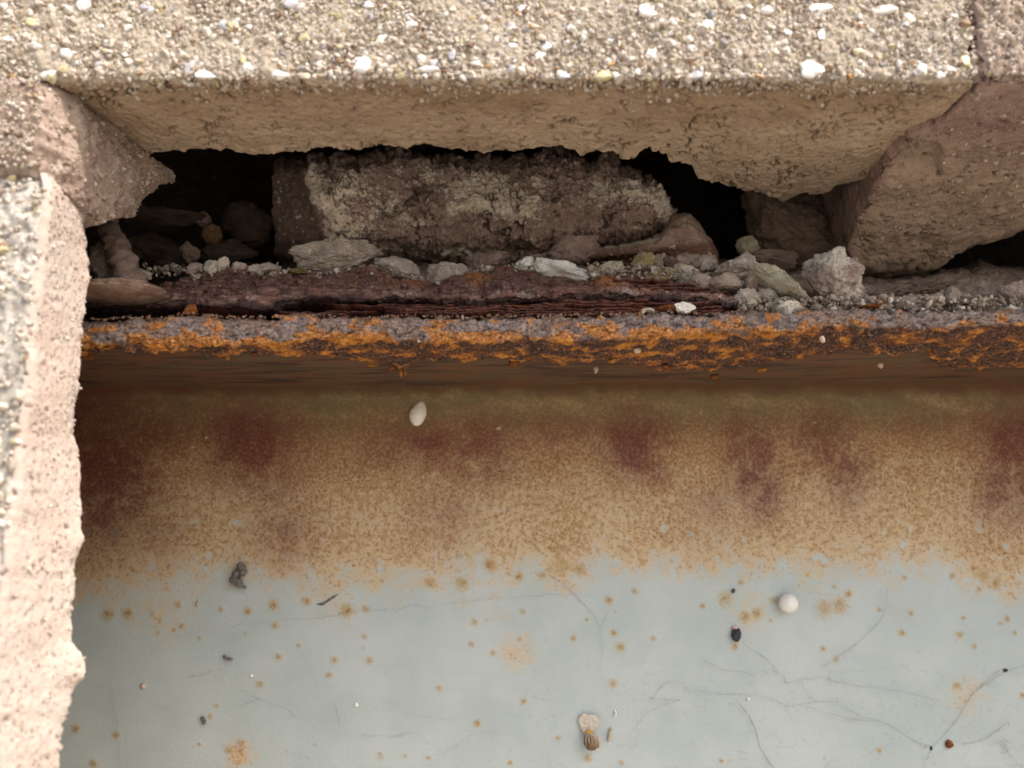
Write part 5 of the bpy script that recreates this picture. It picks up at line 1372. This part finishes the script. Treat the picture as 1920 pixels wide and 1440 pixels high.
# cobweb threads, grey with dust, lying on the paint
def threads(paths, label, mat=m_web_thread, wid=0.085, fuzz=True, name='cobweb', seed=1):
    rr = np.random.default_rng(seed)
    Vs, Fs, off = [], [], 0
    for path in paths:
        L = sum(math.hypot(b[0] - a[0], b[1] - a[1]) for a, b in zip(path[:-1], path[1:]))
        n = max(8, int(L / 4))
        pp = smooth_path([at(a, b, YW) for a, b in path], n)
        s = np.linspace(0, L / 12, n)
        o3 = np.stack([s, s * 0 + rr.uniform(0, 90), s * 0], -1)
        pp[:, 0] += fbm(o3 / 2, 3) * 0.5; pp[:, 2] += fbm(o3 / 2 + 40, 3) * 0.5
        pp[:, 1] = YW - 0.75 - 0.25 * np.abs(fbm(o3, 2))
        rad = wid * 0.72 * np.clip(0.8 + 1.1 * fbm(o3 * 1.5 + 7, 3), 0.35, 2.2)
        V, Fq = tube_mesh('t', pp, rad, None, 4)
        Vs.append(V); Fs.append(Fq + off); off += len(V)
        if fuzz:
            for _ in range(int(L / 26)):
                i = rr.integers(0, n); a = rr.uniform(0, 6.28); l = rr.uniform(0.4, 1.8)
                q = pp[i] + np.stack([np.cos(a) * l * np.linspace(0, 1, 4), -0.1 * np.ones(4), np.sin(a) * l * np.linspace(0, 1, 4)], -1)
                q[:, 2] += rr.normal(0, 0.12, 4)
                V, Fq = tube_mesh('t', q, wid * 0.6, None, 3); Vs.append(V); Fs.append(Fq + off); off += len(V)
    V = np.concatenate(Vs); Fq = np.concatenate(Fs); c0 = V.mean(0)
    o = link(name, raw_mesh(name, V - c0, Fq, mat), None, c0); tag(o, label, 'cobweb'); return o
Z = lambda ox, oy: (lambda L: [(ox + a / 3, oy + b / 3) for a, b in L])
z6, z7, z8 = Z(120, 960), Z(740, 960), Z(1280, 960)
threads([z7([(860, 350), (930, 395), (1000, 450), (1100, 560), (1150, 640), (1165, 790), (1155, 880)]), z7([(1160, 640), (1190, 560)])], 'curved hair-thin grey thread hanging from the rust edge in the middle', wid=0.075, seed=2)
threads([z7([(0, 552), (110, 522), (200, 532), (400, 500), (640, 482), (900, 462), (1100, 470)]), z6([(640, 690), (880, 655), (1080, 622), (1300, 600), (1440, 595), (1600, 565), (1900, 540)]), z7([(640, 482), (660, 430)])],
        'long faint thread running level just under the rust edge', wid=0.055, seed=3)
threads([z8([(290, 1050), (350, 1120), (385, 1180), (410, 1240), (430, 1330), (470, 1385), (500, 1430)])], 'thick dusty thread slanting to the bottom edge right of centre', wid=0.15, seed=4)
threads([z8([(570, 1095), (660, 1078), (750, 1062), (900, 1070)]), z8([(900, 1090), (1000, 1150), (1100, 1172), (1230, 1240), (1330, 1300), (1400, 1310), (1460, 1250), (1540, 1160), (1590, 1070), (1640, 1000), (1740, 940), (1800, 900), (1925, 858)]),
         z8([(1400, 1330), (1365, 1380), (1350, 1432)]), z8([(1640, 1005), (1720, 930), (1790, 880)]), z8([(700, 1090), (900, 1150), (1090, 1175)])], 'long dusty cobweb crossing to the black pellet at the right edge', wid=0.085, seed=5)
threads([z8([(330, 730), (470, 830), (560, 920), (580, 960), (650, 945), (690, 1010), (750, 1070)]), z8([(640, 940), (780, 930), (900, 962), (1200, 1000), (1440, 1060)]), z8([(760, 890), (900, 790), (1040, 680), (1110, 600), (1140, 520), (1150, 420)]),
         z8([(410, 920), (430, 890), (540, 895)]), z8([(820, 900), (830, 980)])], 'branching cobweb spreading below the silk ball', wid=0.07, seed=6)
threads([z8([(1560, 1300), (1680, 1280), (1760, 1230), (1840, 1160)]), z8([(1790, 1280), (1830, 1360), (1900, 1430)]), z8([(1720, 1310), (1790, 1285), (1820, 1330)]), z8([(1800, 1270), (1830, 1290)])], 'dusty cobweb knot in the bottom right corner', wid=0.10, seed=7)
threads([z8([(0, 990), (200, 1020), (420, 1030), (580, 1080)]), z7([(1350, 1220), (1380, 1170), (1430, 1120), (1600, 1050)]), z7([(1440, 1050), (1490, 985), (1560, 950), (1640, 970)]), z7([(1430, 1040), (1500, 1055), (1600, 1050)]), z8([(100, 820), (220, 885), (330, 895), (400, 920)])],
        'tangled dusty cobweb right of the seed head', wid=0.075, seed=8)
threads([z7([(250, 1370), (330, 1320), (400, 1275), (460, 1240), (560, 1235)]), z7([(0, 1255), (90, 1240), (150, 1250), (190, 1300)]), z7([(40, 1120), (120, 1135), (240, 1160), (340, 1150)]), z6([(1680, 1250), (1800, 1255), (1920, 1258)]), z7([(770, 1040), (830, 1045), (880, 1100), (900, 1160)])],
        'faint dusty thread low between the left side and the seed head', wid=0.06, seed=9)
threads([z6([(1030, 1020), (1130, 1060), (1250, 1100), (1310, 1155)]), z6([(700, 930), (880, 880), (960, 830)]), z6([(1530, 1080), (1560, 1190)]), z6([(980, 1090), (1110, 1050)])], 'short dusty thread on the clean paint left of centre', wid=0.075, seed=10)
threads([z6([(270, 1000), (285, 1100), (310, 1230), (320, 1400)]), z6([(470, 1060), (600, 1110)]), z6([(130, 950), (260, 990), (470, 1050)]), z6([(780, 1170), (860, 1215), (960, 1240)]), z6([(1240, 1335), (1380, 1380)])], 'thin thread hanging beside the block at the lower left', wid=0.055, seed=11)
threads([[(1688, 762), (1660, 800), (1622, 848)], [(1688, 762), (1674, 764)]], 'pale slanting silk strand high on the right of the web', mat=m_pale_thread, wid=0.06, fuzz=False, name='silk_strand', seed=12)
